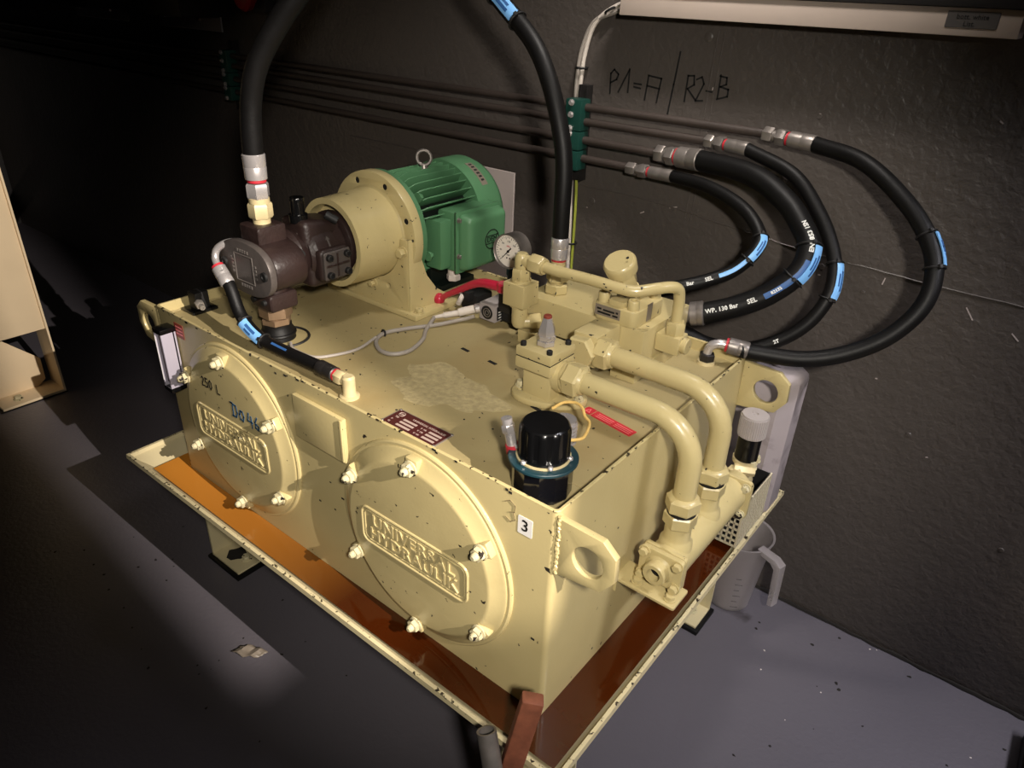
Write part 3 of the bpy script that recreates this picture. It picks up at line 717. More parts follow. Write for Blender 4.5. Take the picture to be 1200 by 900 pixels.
# ------------------------------------------------------------------ hoses
def ferrule(parent, p0, p1, r, ring=True, m='steel_dull'):
    p0, p1 = V(p0), V(p1); d = (p1 - p0).normalized(); L = (p1 - p0).length; f = MB()
    f.lathe(p0, d, [(0, r * .8), (.002, r * .97), (L * .5, r), (L * .52, r * .98), (L * .55, r), (L - .002, r * 1.02), (L, r * .95)], 24)
    o = f.build('ferrule', m, parent)
    if ring: MB().cyl(p0 - d * .004, p0 + d * .001, r * .84, n=24).build('red_ring', 'red_ring', parent)
    return o
def hose(name, pts, r, label, ref, group=None):
    h = thing(name, pts[0], label, 'hose', group); MB().tube(pts, r, 20, 10).build('hose_tube', 'rubber', h); return h, Path(pts)
def blue_tag(h, path, d0, d1, a, r, wd=.9):
    tg = wrap_patch(path, d0, d1, a - wd / 2, a + wd / 2, r + .0015, .0022).build('blue_tag', 'blue_tag', h)
    L = d1 - d0
    wrap_patch(path, d0 + L * .22, d1 - L * .22, a - wd * .28, a - wd * .05, r + .0038, .0004).build('tag_print', 'blue_print', tg)
    wrap_patch(path, d0 + L * .30, d1 - L * .35, a + wd * .08, a + wd * .25, r + .0038, .0004).build('tag_print', 'blue_print', tg)
    for d in (d0 - .004, d1 + .004):
        q, t_, n, b_ = path.at(d); m = MB(); m.torus(q, t_, r + .002, .0022, 24, 6); m.box((-.004, -.0035, -.003), (.004, .0035, .005), .001, 1, frame(q + n * (r + .002), t_, n.cross(t_))); m.build('cable_tie', 'black_matt', h)

# big suction hose rising from the pump
h1, p1 = hose('hydraulic_hose', [(-.819, .115, 1.190), (-.814, .115, 1.24), (-.807, .117, 1.285), (-.792, .12, 1.329), (-.771, .13, 1.372), (-.734, .15, 1.427), (-.703, .17, 1.469), (-.67, .2, 1.53), (-.63, .25, 1.62)], .0195, 'thick black hose rising from the brown pump', None)
m = MB(); m.cyl((-.819, .115, 1.060), (-.819, .115, 1.070), .017, n=24); m.hexa((-.819, .115, 1.070), (-.819, .115, 1.100), .0235); m.cyl((-.819, .115, 1.100), (-.819, .115, 1.109), .020, n=24); m.build('adapter', 'fitting_tan', h1)
m = MB(); m.hexa((-.819, .115, 1.109), (-.819, .115, 1.138), .0225, rot=.3); m.build('union_nut', 'steel', h1)
ferrule(h1, (-.819, .115, 1.144), (-.819, .115, 1.193), .0215, True, 'steel')
# second big hose rising from the manifold
h2, p2 = hose('hydraulic_hose', [(-.387, .53, 1.03), (-.388, .53, 1.103), (-.393, .535, 1.17), (-.408, .54, 1.232), (-.449, .55, 1.322), (-.503, .56, 1.393), (-.589, .57, 1.456), (-.655, .58, 1.50), (-.74, .59, 1.57)], .0175, 'thick black hose rising from the valve manifold with blue tag near its top', None)
m = MB(); m.hexa((-.387, .53, .914), (-.387, .53, .936), .026); m.hexa((-.387, .53, .940), (-.387, .53, .962), .024, rot=.4); m.cyl((-.387, .53, .934), (-.387, .53, .985), .016, n=20); m.build('adapter', 'cream', h2)
ferrule(h2, (-.387, .53, .988), (-.387, .53, 1.036), .0185, True, 'steel')
blue_tag(h2, p2, p2.len - .235, p2.len - .165, -.25, .0175, 1.3)
# thin drain hose across the deck
dh = [(-.868, .04, .963), (-.844, .04, .937), (-.812, .036, .885), (-.76, .036, .857), (-.7, .043, .846), (-.597, .047, .846), (-.575, .047, .847)]
h3, p3 = hose('hydraulic_hose', dh, .0125, 'short black hose from pump down across the deck to a cream elbow', None)
m = MB(); m.tube([(-.85, .10, 1.012), (-.866, .085, 1.017), (-.880, .065, 1.015), (-.893, .052, 1.002), (-.892, .045, .985), (-.880, .041, .972)], .0075, 12, 5); m.build('bent_tube', 'steel', h3)
ferrule(h3, (-.879, .041, .971), (-.850, .04, .943), .0145, True, 'steel')
ferrule(h3, (-.538, .047, .846), (-.585, .047, .846), .0150, True, 'steel_dark')
m = MB(); m.hexa((-.535, .047, .846), (-.514, .047, .846), .0142); m.build('union_nut', 'fitting_tan', h3)
m = MB(); m.lathe((-.5027, .047, zd), (0, 0, 1), [(0, .0185), (.004, .0185), (.006, .0135), (.012, .0122), (.040, .0122), (.044, .009), (.044, 0)], 20); m.cyl((-.5027, .047, .846), (-.520, .047, .846), .0115, n=18); m.build('elbow', 'fitting_tan', h3)
blue_tag(h3, p3, .112, .168, .1, .0125, 1.5)
wrap_patch(p3, .20, .245, -.6, -.25, .0127, .0004).build('hose_print', 'blue_print', h3)

# four hoses looping from the wall pipes back to the unit
def loop_hose(pts, r, label, lens, nm='hydraulic_hose'):
    """pts[0]->pts[1] is the straight connector at the wall pipe"""
    h = thing(nm, pts[0], label, 'hose', 'hoses looping along the wall')
    a, c = V(pts[0]), V(pts[1]); d = (c - a).normalized(); L = (c - a).length
    m = MB(); m.hexa(a, a + d * L * .20, r * .6 + .0075); m.cyl(a + d * L * .2, a + d * L * .27, r * .5 + .004, n=18); m.hexa(a + d * L * .27, a + d * L * .46, r * .6 + .0085, rot=.4); m.cyl(a + d * L * .44, a + d * L * .5, r * .7, n=18); m.build('union_nut', 'steel_dull', h)
    ferrule(h, a + d * L * .52, c + d * .004, r * 1.06)
    MB().tube(pts[1:], r, 20, 10).build('hose_tube', 'rubber', h); return h, Path(pts[1:])
HA = [(-.156, .955, 1.226), (-.045, .945, 1.222), (.07, .905, 1.209), (.17, .869, 1.157), (.233, .84, 1.103), (.264, .812, 1.051), (.266, .783, .991), (.23, .754, .928), (.17, .726, .882), (.102, .697, .858), (.02, .669, .854), (-.01, .655, .857)]
hA, pA = loop_hose(HA, .0165, 'outermost black wall hose in the widest loop ending in steel elbow on the deck', 0)
HB = [(-.287, .955, 1.193), (-.18, .932, 1.193), (-.06, .909, 1.161), (.017, .886, 1.098), (.064, .862, 1.042), (.087, .839, .998), (.092, .816, .95), (.07, .793, .893), (.025, .77, .847), (-.036, .746, .818), (-.105, .723, .816), (-.16, .70, .838)]
hB, pB = loop_hose(HB, .0145, 'second black wall hose from outside passing low behind the tank lug', 0)
HC = [(-.408, .955, 1.146), (-.288, .935, 1.152), (-.148, .905, 1.147), (-.054, .872, 1.114), (.0, .845, 1.076), (.031, .818, 1.044), (.029, .79, .996), (-.013, .762, .945), (-.069, .735, .909), (-.128, .708, .884)]
hC, pC = loop_hose(HC, .0235, 'thickest black wall hose with white print in the middle of the loops', 0)
HD = [(-.484, .955, 1.099), (-.352, .935, 1.105), (-.238, .902, 1.104), (-.138, .868, 1.081), (-.08, .835, 1.043), (-.071, .802, 1.015), (-.098, .772, .974), (-.138, .741, .95), (-.181, .711, .933), (-.235, .675, .914)]
hD, pD = loop_hose(HD, .0145, 'innermost black wall hose in the tightest loop', 0)
blue_tag(hA, pA, .325, .385, -.75, .0165, .75); blue_tag(hB, pB, .345, .412, -.45, .0145, 1.1); blue_tag(hC, pC, .375, .44, -.5, .0235, .75); blue_tag(hD, pD, .318, .37, -.1, .0145, .9)
wp = wrap_text(pC, pC.len - .012, 'WP. 130 Bar', .0125, .1, .0235, -1); wp.build('hose_print', 'white_print', hC)
wrap_text(pC, pC.len - .10, 'SEL', .013, .1, .0235, -1).build('hose_print', 'white_print', hC)
wrap_patch(pC, pC.len - .24, pC.len - .135, -.2, .3, .0237, .0004).build('blue_band', 'blue_print', hC)
wrap_text(pC, pC.len - .15, 'R2132', .0085, .06, .0240, -1).build('hose_print', 'white_print', hC)
wrap_text(pC, pC.len - .255, 'EN 853 1SN', .0125, .1, .0235, -1).build('hose_print', 'white_print', hC)
wrap_text(pD, pD.len - .075, 'Bar', .011, .1, .0145, -1).build('hose_print', 'white_print', hD)
wrap_text(pD, pD.len - .115, 'SEL', .011, .1, .0145, -1).build('hose_print', 'white_print', hD)
wrap_patch(pD, pD.len - .215, pD.len - .145, -.2, .4, .0147, .0004).build('blue_band', 'blue_tag', hD)
wrap_text(pB, .555, '2T', .010, .1, .0145, -1).build('hose_print', 'white_print', hB)
ferrule(hC, (-.150, .700, .880), (-.122, .7105, .887), .0265, False)
MB().cyl((-.176, .690, .876), (-.150, .700, .880), .018, n=18).build('hose_stem', 'steel_dull', hC)
ferrule(hA, (-.036, .650, .860), (.004, .662, .856), .0175)
m = MB(); m.tube([(-.034, .650, .860), (-.050, .643, .861), (-.064, .637, .855), (-.0695, .6355, .842), (-.0695, .6355, .83)], .0095, 14, 6); m.build('bent_tube', 'steel', hA)
m = MB(); m.hexa((-.0695, .6355, zd + .006), (-.0695, .6355, .836), .0165); m.build('union_nut', 'steel_dark', hA)
MB().lathe((-.0695, .6355, zd), (0, 0, 1), [(0, .019), (.006, .018)], 24).build('deck_collar', 'fitting_tan', hA)

# wall pipes
zs = (1.2272, 1.1925, 1.1475, 1.1015); xe = (-.160, -.287, -.408, -.484); nm = ('top', 'second', 'third', 'lowest')
ordw = ('topmost dark steel pipe running along the wall', 'second dark steel pipe from top along the wall', 'third dark steel pipe from top along the wall', 'lowest dark steel pipe running along the wall')
for z, x, lb in zip(zs, xe, ordw):
    o = MB().cyl((-4.9, .955, z), (x + .012, .955, z), .0098, n=18).build('wall_pipe', 'pipe_brown', None, (-2, .955, z)); tag(o, lb, 'pipe', 'steel pipes along the wall')
def clamp(x, lb):
    c = thing('pipe_clamp', (x, YW, 1.16), lb, 'clamp', 'pipe clamps on the wall')
    m = MB(); m.box((x - .013, .972, 1.038), (x + .013, YW - .001, 1.277), .001, 1); m.box((x - .013, .968, 1.038), (x - .008, .975, 1.277)); m.box((x + .008, .968, 1.038), (x + .013, .975, 1.277)); m.build('rail', 'steel_dark', c)
    for z0, z1 in ((1.072, 1.121), (1.1235, 1.169), (1.1705, 1.2465)):
        MB().box((x - .024, .930, z0), (x + .024, .972, z1), .003).build('clamp_block', 'clamp_green', c)
    for z in (1.238, 1.209, 1.176, 1.163, 1.129, 1.116, 1.08):
        hexbolt((x - .006, .930, z), (0, -1, 0), .0065, .007, 'clamp_bolt', 'steel', c)
clamp(-.645, 'green pipe clamp on the wall beside the tagged hose'); clamp(-2.21, 'pipe clamp in the dark part of the wall at left')

# cables on the wall
for k, (dx, m_, lb) in enumerate(((0, 'cable_white', 'pale grey cable bending down from the metal duct to the clamp, nearer to duct'), (-.012, 'cable_grey', 'grey cable bending down from the metal duct, left of the pale one'))):
    P = [(-.46, .985, 1.475 + dx * .5), (-.53, .985, 1.470 + dx * .5), (-.585, .985, 1.455 + dx), (-.635 + dx * .5, .985, 1.418), (-.658 + dx, .985, 1.353), (-.664 + dx, .983, 1.28), (-.668 + dx * .6, .985, 1.20), (-.672 + dx * .6, .985, 1.05), (-.664 + dx * .7, .985, .9), (-.655 + dx, .985, .60)]
    o = MB().tube(P, .0055, 10, 6).build('cable', m_, None, (-.66, .985, 1.2)); tag(o, lb, 'cable')
o = MB().tube([(-.655, .982, 1.07), (-.648, .982, .95), (-.645, .982, .6)], .004, 8, 5).build('cable', 'cable_yellow', None, (-.65, .982, .9)); tag(o, 'yellow green earth wire hanging below the green clamp', 'cable')
for z, x, lb in ((1.315, -.664, 'black cable tie on the wall cables above the green clamp'), (.86, -.655, 'black cable tie on the wall cables below the green clamp'), (1.447, -.594, 'black cable tie where the wall cables leave the metal duct')):
    o = MB().torus((x, .984, z), (-.6, 0, 1) if z > 1.4 else (0, 0, 1), .014, .003, 20, 6).build('cable_tie', 'black_matt', None, (x, .984, z)); tag(o, lb, 'cable tie')

# ------------------------------------------------------------------ valve manifold
MX0, MX1, MY0, MY1, MZ0, MZ1 = -.432, -.140, .475, .668, .842, .914
man = thing('manifold_block', (-.28, .57, zd), 'cream rectangular steel valve manifold block on the tank deck', 'manifold')
MB().box((MX0, MY0, MZ0), (MX1, MY1, MZ1), .002).build('block', 'cream', man)
for x0 in (-.190, -.425): MB().box((x0, .448, zd), (x0 + .055, .655, MZ0), .0015).build('support_bar', 'cream', man)
for x, y in ((-.152, .489), (-.152, .652), (-.42, .652)):
    MB().lathe((x, y, MZ1), (0, 0, 1), [(0, .0085), (.0008, .0085), (.0008, .005), (-.001, .0048), (-.001, 0)], 18).build('plug_screw', 'cream', man)
MB().box((-.28, .4742, .874), (-.268, .4752, .878)).build('paint_chip', 'dirt_and_shade', man)
m = MB(); m.hexa((MX0, .60, .888), (MX0 - .018, .60, .888), .016); m.cyl((MX0 - .018, .60, .888), (MX0 - .03, .60, .888), .010, n=16); m.build('end_plug', 'steel_dull', man)
# relief valve sitting on top
rv = thing('relief_valve', (-.21, .53, MZ1), 'cream relief valve with tilted round adjusting knob on the manifold', 'valve')
out = rrect(-.2585, .470, -.160, .590, .016)
MB().plate(out, [], .034, TOP(0, 0, MZ1 + .017), .003).build('valve_body', 'cream', rv)
MB().box((-.228, .478, MZ1 + .030), (-.191, .583, MZ1 + .045), .004).build('top_ridge', 'cream', rv)
for x, y in ((-.2435, .487), (-.176, .487), (-.176, .574), (-.2435, .574)):
    m = MB(); m.lathe((x, y, MZ1 + .033), (0, 0, 1), [(0, .0118), (.018, .0118), (.020, .0105), (.020, .0065), (.013, .006), (.013, 0)], 22); m.build('socket_screw', 'cream', rv)
np2 = MB().box((-.2505, .4685, MZ1 + .010), (-.1935, .4700, MZ1 + .032), .0004, 1).build('name_plate', 'label_grey', rv)
m = MB()
for x0, x1, z in ((-.246, -.236, .024), (-.232, -.206, .023), (-.203, -.198, .024), (-.244, -.214, .0165), (-.210, -.198, .0165)): m.box((x0, .4680, MZ1 + z - .002), (x1, .4686, MZ1 + z + .0018))
m.build('plate_print', 'ink_black', np2)
MB().box((-.1602, .515, MZ1 + .004), (-.1592, .535, MZ1 + .040)).build('side_label', 'label_grey', rv)
a0 = V((-.212, .545, MZ1 + .030)); dk = V((-.08, -.52, .85)).normalized()
m = MB(); m.lathe(a0, dk, [(0, .022), (.03, .022), (.031, .019), (.05, .019)], 28); m.hexa(a0 + dk * .045, a0 + dk * .080, .0245); m.build('knob_stem', 'cream', rv)
m = MB(); m.lathe(a0 + dk * .078, dk, [(0, .020), (.003, .031), (.023, .033), (.027, .0315), (.030, .0285), (.030, 0)], 40); m.build('adjusting_knob', 'cream', rv)
m = MB(); m.lathe(a0 + dk * .1075 + V((.018, 0, .01)), dk, [(0, .003), (.0006, .003), (.0006, 0)], 10); m.build('knob_chip', 'dirt_and_shade', rv)

# check valve standing at the manifold's left front corner
cx, cy = -.420, .446
ckv = thing('check_valve', (cx, cy, zd), 'cream square bodied check valve at the left end of the manifold', 'valve')
MB().box((cx - .027, cy - .026, .903), (cx + .027, cy + .026, .953), .002).build('square_body', 'cream', ckv)
m = MB(); m.cyl((cx, cy, .953), (cx, cy, .959), .021, n=24); m.hexa((cx, cy, .957), (cx, cy, .982), .0205); m.build('upper_nut', 'cream', ckv)
m = MB(); m.lathe((cx, cy, .98), (0, 0, 1), [(0, .015), (.016, .0155), (.028, .0145), (.034, .010), (.035, 0)], 22); m.cyl((cx, cy, .9995), (cx + .022, cy, .9985), .0135, n=20); m.build('upper_elbow', 'cream', ckv)
m = MB(); m.cyl((cx, cy, .903), (cx, cy, .898), .022, n=24); m.cyl((cx, cy, .900), (cx, cy, .873), .0175, n=24, bev=.001); m.build('lower_nut', 'cream', ckv)
m = MB(); m.lathe((cx, cy, .874), (0, 0, -1), [(0, .017), (.012, .0172), (.022, .014), (.027, .007), (.027, 0)], 24); m.cyl((cx, cy, .862), (cx + .022, cy + .020, .862), .0145, n=20); m.hexa((cx + .016, cy + .015, .863), (cx + .034, cy + .031, .866), .0185); m.build('lower_elbow', 'cream', ckv)
# small pilot pipe over the top of the relief valve
pc = thing('pilot_pipe', (-.27, .47, .99), 'thin cream pipe bent over the relief valve to the manifold side', 'pipe')
m = MB(); m.tube([(-.375, cy, .9985), (-.33, cy, .9975), (-.25, .450, .998), (-.19, .455, .996), (-.162, .465, .996), (-.136, .490, 1.001), (-.118, .515, 1.002), (-.1105, .533, .994), (-.109, .541, .975), (-.109, .5435, .95), (-.109, .544, .915)], .0112, 18, 8); m.build('pipe_tube', 'cream', pc)
m = MB(); m.hexa((-.396, cy, .9993), (-.366, cy, .998), .0205); m.cyl((-.368, cy, .998), (-.361, cy, .9975), .0155, n=20); m.build('union_nut', 'cream', pc)
m = MB(); m.hexa((-.109, .544, .899), (-.109, .544, .926), .0195); m.build('union_nut', 'cream', pc)
m = MB(); m.box((-.139, .524, .862), (-.088, .564, .899), .003); m.build('banjo_block', 'cream', pc)
m = MB(); m.lathe((-.088, .544, .880), (1, 0, 0), [(0, .0155), (.006, .0165), (.010, .0165), (.012, .0145), (.012, 0)], 24); m.build('banjo_plug', 'cream', pc)
m = MB()
for x, z in ((-.30, 1.0055), (-.296, 1.0052), (-.285, 1.004), (-.262, .9985), (-.235, 1.0005), (-.215, .996), (-.205, .992), (-.22, 1.0012)):
    m.box((x - .002, .4405, z - .001), (x + .002, .4465, z + .0008), 0, 1)
m.build('paint_chips', 'dirt_and_shade', pc)['kind'] = 'stuff'

# ------------------------------------------------------------------ gauge, shut-off valve, solenoid at the manifold's left end
pg = thing('pressure_gauge', (-.505, .56, .88), 'round white dial pressure gauge with steel case', 'gauge')
gx, gy, gz = -.535, .545, .966; GR = .0395
MB().lathe((gx, gy, gz), (0, 1, 0), [(0, GR - .003), (-.004, GR - .001), (-.005, GR), (0, GR + .001), (.004, GR), (.036, GR - .001), (.040, GR - .006), (.040, 0)], 48, False).build('case', 'steel_dull', pg)
df = MB().lathe((gx, gy + .002, gz), (0, -1, 0), [(0, GR - .003), (.001, GR - .003), (.001, 0)], 48).build('dial', 'dial_white', pg)
m = MB()
for k in range(28):
    a = R(225 - 270 * k / 27); r0 = GR - (.012 if k % 3 == 0 else .009)
    F = FRONT(gx, gy + .0007, gz) @ Matrix.Rotation(a, 4, 'Z'); m.box((r0, -.0005, 0), (GR - .0055, .0005, .0003), 0, 1, F)
for k in range(7):
    a = R(225 - 45 * k); m.text(str(k * 40) if k else '0', .0062, .0003, FRONT(gx + (GR - .017) * math.cos(a), gy + .0006, gz + (GR - .017) * math.sin(a)))
m.text('bar', .007, .0003, FRONT(gx, gy + .0006, gz - .008)); m.lathe((gx - .004, gy + .0008, gz - .016), (0, -1, 0), [(0, .002), (.0003, .002), (.0003, 0)], 10); m.lathe((gx + .004, gy + .0008, gz - .016), (0, -1, 0), [(0, .002), (.0003, .002), (.0003, 0)], 10)
m.build('scale_print', 'ink_black', df)
m = MB(); m.text('MPa', .0065, .0003, FRONT(gx, gy + .0006, gz + .011)); m.build('red_print', 'label_red', df)
m = MB(); F = FRONT(gx, gy - .001, gz) @ Matrix.Rotation(R(228), 4, 'Z'); m.plate([(-.012, -.0016), (-.012, .0016), (.026, .0004), (.026, -.0004)], [], .0008, F); m.lathe((gx, gy, gz), (0, -1, 0), [(0, .003), (.002, .003), (.0025, 0)], 14); m.build('needle', 'ink_black', df)
m = MB(); m.cyl((gx, gy + .018, gz - .036), (gx, gy + .018, gz - .078), .011, n=20); m.hexa((gx, gy + .018, gz - .046), (gx, gy + .018, gz - .062), .014); m.build('stem', 'teal', pg)
m = MB(); m.box((gx - .02, gy, .852), (gx + .11, gy + .04, .890), .003); m.build('gauge_port', 'black_matt', pg)
bv = thing('shutoff_valve', (-.49, .50, .88), 'black shut-off valve with long curved red lever', 'valve')
m = MB(); m.box((-.506, .478, .8505), (-.470, .545, .895), .004); m.cyl((-.492, .49, .89), (-.492, .49, .912), .012, n=20); m.build('valve_body', 'black_matt', bv)
m = MB(); P = [(-.478, .478, .908), (-.505, .476, .910), (-.545, .473, .908), (-.575, .472, .897), (-.61, .471, .876), (-.65, .470, .852), (-.672, .470, .838)]
m.tube(P, lambda t: .0125 - .0055 * min(1, t * 1.25), 16, 8)
m.lathe((-.679, .470, .8335), (0, 0, 1), [(-.0145, 0), (-.0125, .0073), (-.0073, .0125), (0, .0145), (.0073, .0125), (.0125, .0073), (.0145, 0)], 20)
m.cyl((-.49, .478, .900), (-.49, .478, .922), .0165, n=24, bev=.003); m.build('lever', 'red_paint', bv)
sv = thing('solenoid_coil', (-.52, .50, .83), 'small grey solenoid coil with black striped side under red lever', 'coil')
m = MB(); m.box((-.553, .470, .822), (-.508, .545, .862), .002); m.build('coil_case', 'knob_grey', sv)
m = MB(); m.lathe((-.5305, .470, .842), (0, -1, 0), [(0, .016), (.0008, .016), (.0008, 0)], 24); m.build('end_disc', 'black_matt', sv)
m = MB(); m.torus((-.5305, .4692, .842), (0, 1, 0), .010, .0012, 24, 6); m.torus((-.5305, .4692, .842), (0, 1, 0), .005, .001, 20, 6); m.build('disc_rings', 'steel_dull', sv)
MB().box((-.5085, .478, .826), (-.5072, .540, .858)).build('side_panel', 'black_matt', sv)
m = MB()
for k in range(4):
    for c in range(2): m.box((-.5073, .482 + c * .029, .830 + k * .0068), (-.5066, .506 + c * .029, .8325 + k * .0068))
m.build('side_stripes', 'white_print', sv)
MB().box((-.5066, .49, .824), (-.455, .535, .850), .004).build('valve_tube', 'black_matt', sv)
cn = thing('cable_plug', (-.60, .53, .83), 'black cable plug below the motor terminal box', 'plug')
MB().box((-.640, .505, zd), (-.590, .56, .853), .004).build('plug_body', 'black_matt', cn)
m = MB(); m.box((-.632, .49, .838), (-.604, .512, .862), .004); m.build('plug_head', 'black_matt', cn)
m = MB(); m.cyl((-.630, .505, .857), (-.618, .470, .838), .006, n=14); m.build('plug_lead', 'cable_white', cn)
sn = thing('sensor_plug', (-.585, .42, .83), 'white cable connector lying under the red lever', 'connector')
m = MB(); m.cyl((-.560, .462, .845), (-.588, .438, .835), .0095, n=18, bev=.001); m.cyl((-.587, .438, .835), (-.612, .415, .828), .0068, n=16); m.cyl((-.611, .416, .828), (-.630, .398, .823), .005, .0035, 14); m.build('connector_body', 'cable_white', sn)
m = MB(); m.lathe((-.560, .462, .845), (.76, .65, .25), [(0, .010), (.002, .0115), (.012, .0115), (.013, .009)], 18); m.build('threaded_ring', 'steel', sn)
cb = MB().tube([(-.628, .40, .823), (-.600, .345, .8185), (-.571, .305, .8185), (-.553, .249, .8185), (-.567, .214, .8185), (-.601, .210, .8185), (-.640, .236, .8185), (-.654, .274, .8185), (-.636, .322, .8185), (-.62, .350, .8185), (-.60, .385, .819), (-.575, .44, .822), (-.555, .455, .83)], .0045, 10, 8).build('cable', 'cable_grey', None, (-.6, .3, zd)); tag(cb, 'grey cable loop lying on the deck beside the bell housing', 'cable')
cb = MB().tube([(-.640, .236, .826), (-.637, .183, .818), (-.652, .130, .8175), (-.677, .098, .8175), (-.734, .095, .8175), (-.762, .108, .8175)], .0032, 8, 8).build('cable', 'cable_grey', None, (-.7, .15, zd)); tag(cb, 'thin grey wire running from the cable loop to the pump suction', 'cable')
o = MB().torus((-.654, .27, .8195), (.2, 1, 0), .007, .002, 16, 6).build('cable_tie', 'black_matt', None, (-.654, .27, .82)); tag(o, 'black cable tie around the grey cable loop on the deck', 'cable tie')

# ------------------------------------------------------------------ square block valve and the two big return pipes
vy = .290
blk = thing('preload_valve', (-.235, vy, zd), 'cream square valve with pointed chrome cap and flanged base', 'valve')
m = MB(); m.plate(oval(.072, .040, 0, 0, 40, 2.0), [circle(-.055, 0, .006, 12)], .013, Matrix.Translation((-.225, vy, zd + .0065)) @ Matrix.Rotation(R(25), 4, 'Z'), .002); m.build('base_flange', 'cream', blk)
MB().box((-.268, vy - .028, zd + .01), (-.205, vy + .028, .885), .004).build('valve_body', 'cream', blk)
MB().box((-.278, vy - .040, .880), (-.200, vy + .038, .902), .003).build('body_head', 'cream', blk)
MB().box((-.278, vy - .040, .9035), (-.200, vy + .038, .922), .003).build('cap_plate', 'cream', blk)
MB().box((-.2765, vy - .0385, .9015), (-.2015, vy + .0365, .904)).build('gasket', 'black_matt', blk)
for x, y in ((-.268, vy - .030), (-.210, vy - .030), (-.210, vy + .028), (-.268, vy + .028)):
    m = MB(); m.lathe((x, y, .922), (0, 0, 1), [(0, .0055), (.007, .0055), (.008, .0045), (.008, .003), (.004, .0025), (.004, 0)], 16); m.build('socket_screw', 'black_matt', blk)
m = MB(); c0 = V((-.239, vy - .001, .922)); m.hexa(c0, c0 + V((0, 0, .011)), .0175); m.hexa(c0 + V((0, 0, .011)), c0 + V((0, 0, .021)), .0172, rot=.35)
m.lathe(c0 + V((0, 0, .020)), (0, 0, 1), [(0, .0162), (.010, .0162), (.030, .0095), (.033, .0088)], 6); m.build('chrome_cap', 'steel', blk)
MB().cyl(c0 + V((0, 0, .052)), c0 + V((0, 0, .058)), .0075, n=18, bev=.001).build('cap_seal', 'label_rust', blk)
hexbolt((-.282, vy - .014, zd + .013), (0, 0, 1), .008, .012, 'base_bolt', 'worn_bolt', blk); hexbolt((-.168, vy + .014, zd + .013), (0, 0, 1), .008, .012, 'base_bolt', 'worn_bolt', blk)
zB = .878
m = MB(); m.cyl((-.205, vy, zB - .008), (-.19, vy, zB - .006), .030, n=32); m.lathe((-.195, vy, zB - .004), (1, 0, 0), [(0, .026), (.006, .030), (.012, .030), (.014, .026)], 32); m.build('side_port', 'cream', blk)
def return_pipe(y, x0, z, lb, mtop, xr=.070):
    pp = thing('return_pipe', (x0, y, z), lb, 'pipe', 'thick cream return pipes')
    P = [(x0, y, z)]; Rb = .078
    for k in range(9):
        a = R(90 - 90 * k / 8); P.append((xr - Rb + Rb * math.cos(a), y, z - Rb + Rb * math.sin(a)))
    P.append((xr, y, .722)); Q = []
    for a, c in zip(P, P[1:]):
        for k in range(4): Q.append(V(a).lerp(V(c), k / 4))
    Q.append(V(P[-1]))
    MB().tube(Q, .0195, 24, 1, True, False).build('pipe_tube', 'cream', pp)
    m = MB(); m.hexa((x0 - .028, y, z), (x0 + .004, y, z), .0315, rot=.26); m.lathe((x0 + .003, y, z), (1, 0, 0), [(0, .0255), (.006, .0225), (.007, .02)], 28); m.build('union_nut', 'cream', pp)
    m = MB(); m.hexa((xr, y, .712), (xr, y, .738), .0305, rot=.2); m.lathe((xr, y, .737), (0, 0, 1), [(0, .027), (.004, .0235), (.005, .02)], 28); m.build('union_nut', 'cream', pp)
    m = MB(); m.hexa((xr, y, .680), (xr, y, .707), .0295, rot=.5); m.cyl((xr, y, .705), (xr, y, .713), .024, n=24); m.build('weld_nipple', 'cream', pp)
    MB().cyl((xr, y, .707), (xr, y, .7125), .0255, n=24).build('joint_gap', 'black_matt', pp)
    return pp
return_pipe(vy - .006, -.155, zB, 'nearer thick cream pipe bending down from the square chrome-capped valve', 0)
return_pipe(.400, -.165, .884, 'farther thick cream pipe bending down from the angle block on manifold', 0)
ab = thing('angle_block', (-.21, .43, .88), 'cream angle block with hexagon plug on the manifold front', 'fitting')
MB().box((-.243, .385, .852), (-.190, .476, .917), .004).build('block_body', 'cream', ab)
m = MB(); m.hexa((-.2165, .386, .883), (-.2165, .362, .883), .0345, bev=.004, rot=.1); m.build('hexagon_plug', 'cream', ab)

# ------------------------------------------------------------------ oil cooler on the tank's right side
cl = thing('oil_cooler', (.07, .38, .58), 'cream tubular oil cooler with square end flange beside the tank', 'cooler')
SX, SZ = .070, .611
MB().lathe((SX, .245, SZ), (0, 1, 0), [(0, .036), (.28, .036)], 48).build('cooler_shell', 'cream', cl)
for y in (vy - .006, .400): MB().lathe((SX, y, SZ + .02), (0, 0, 1), [(0, .030), (.014, .029), (.019, .025), (.024, .0235), (.052, .0235)], 32).build('riser_socket', 'cream', cl)
F = FRONT(SX, .238, SZ)
MB().plate(rrect(-.041, -.034, .041, .034, .007), [], .010, F, .0015).build('end_flange', 'cream', cl)
MB().plate(rrect(-.041, -.034, .041, .034, .007), [], .009, FRONT(SX, .249, SZ), .001).build('shell_flange', 'cream', cl)
m = MB(); m.lathe((SX - .002, .233, SZ - .002), (0, -1, 0), [(0, .027), (.004, .0225), (.018, .0215), (.020, .0195), (.020, .0125), (-.0, .0115), (-.0, 0)], 36); m.build('end_port', 'cream', cl)
MB().lathe((SX - .002, .2285, SZ - .002), (0, -1, 0), [(0, .012), (.0005, .012), (.0005, 0)], 24).build('port_hole', 'hole_dark', cl)
for x, z in ((-.032, .025), (.032, .025), (-.032, -.025), (.032, -.025)): hexbolt((SX + x, .233, SZ + z), (0, -1, 0), .0085, .011, 'flange_bolt', 'cream', cl)
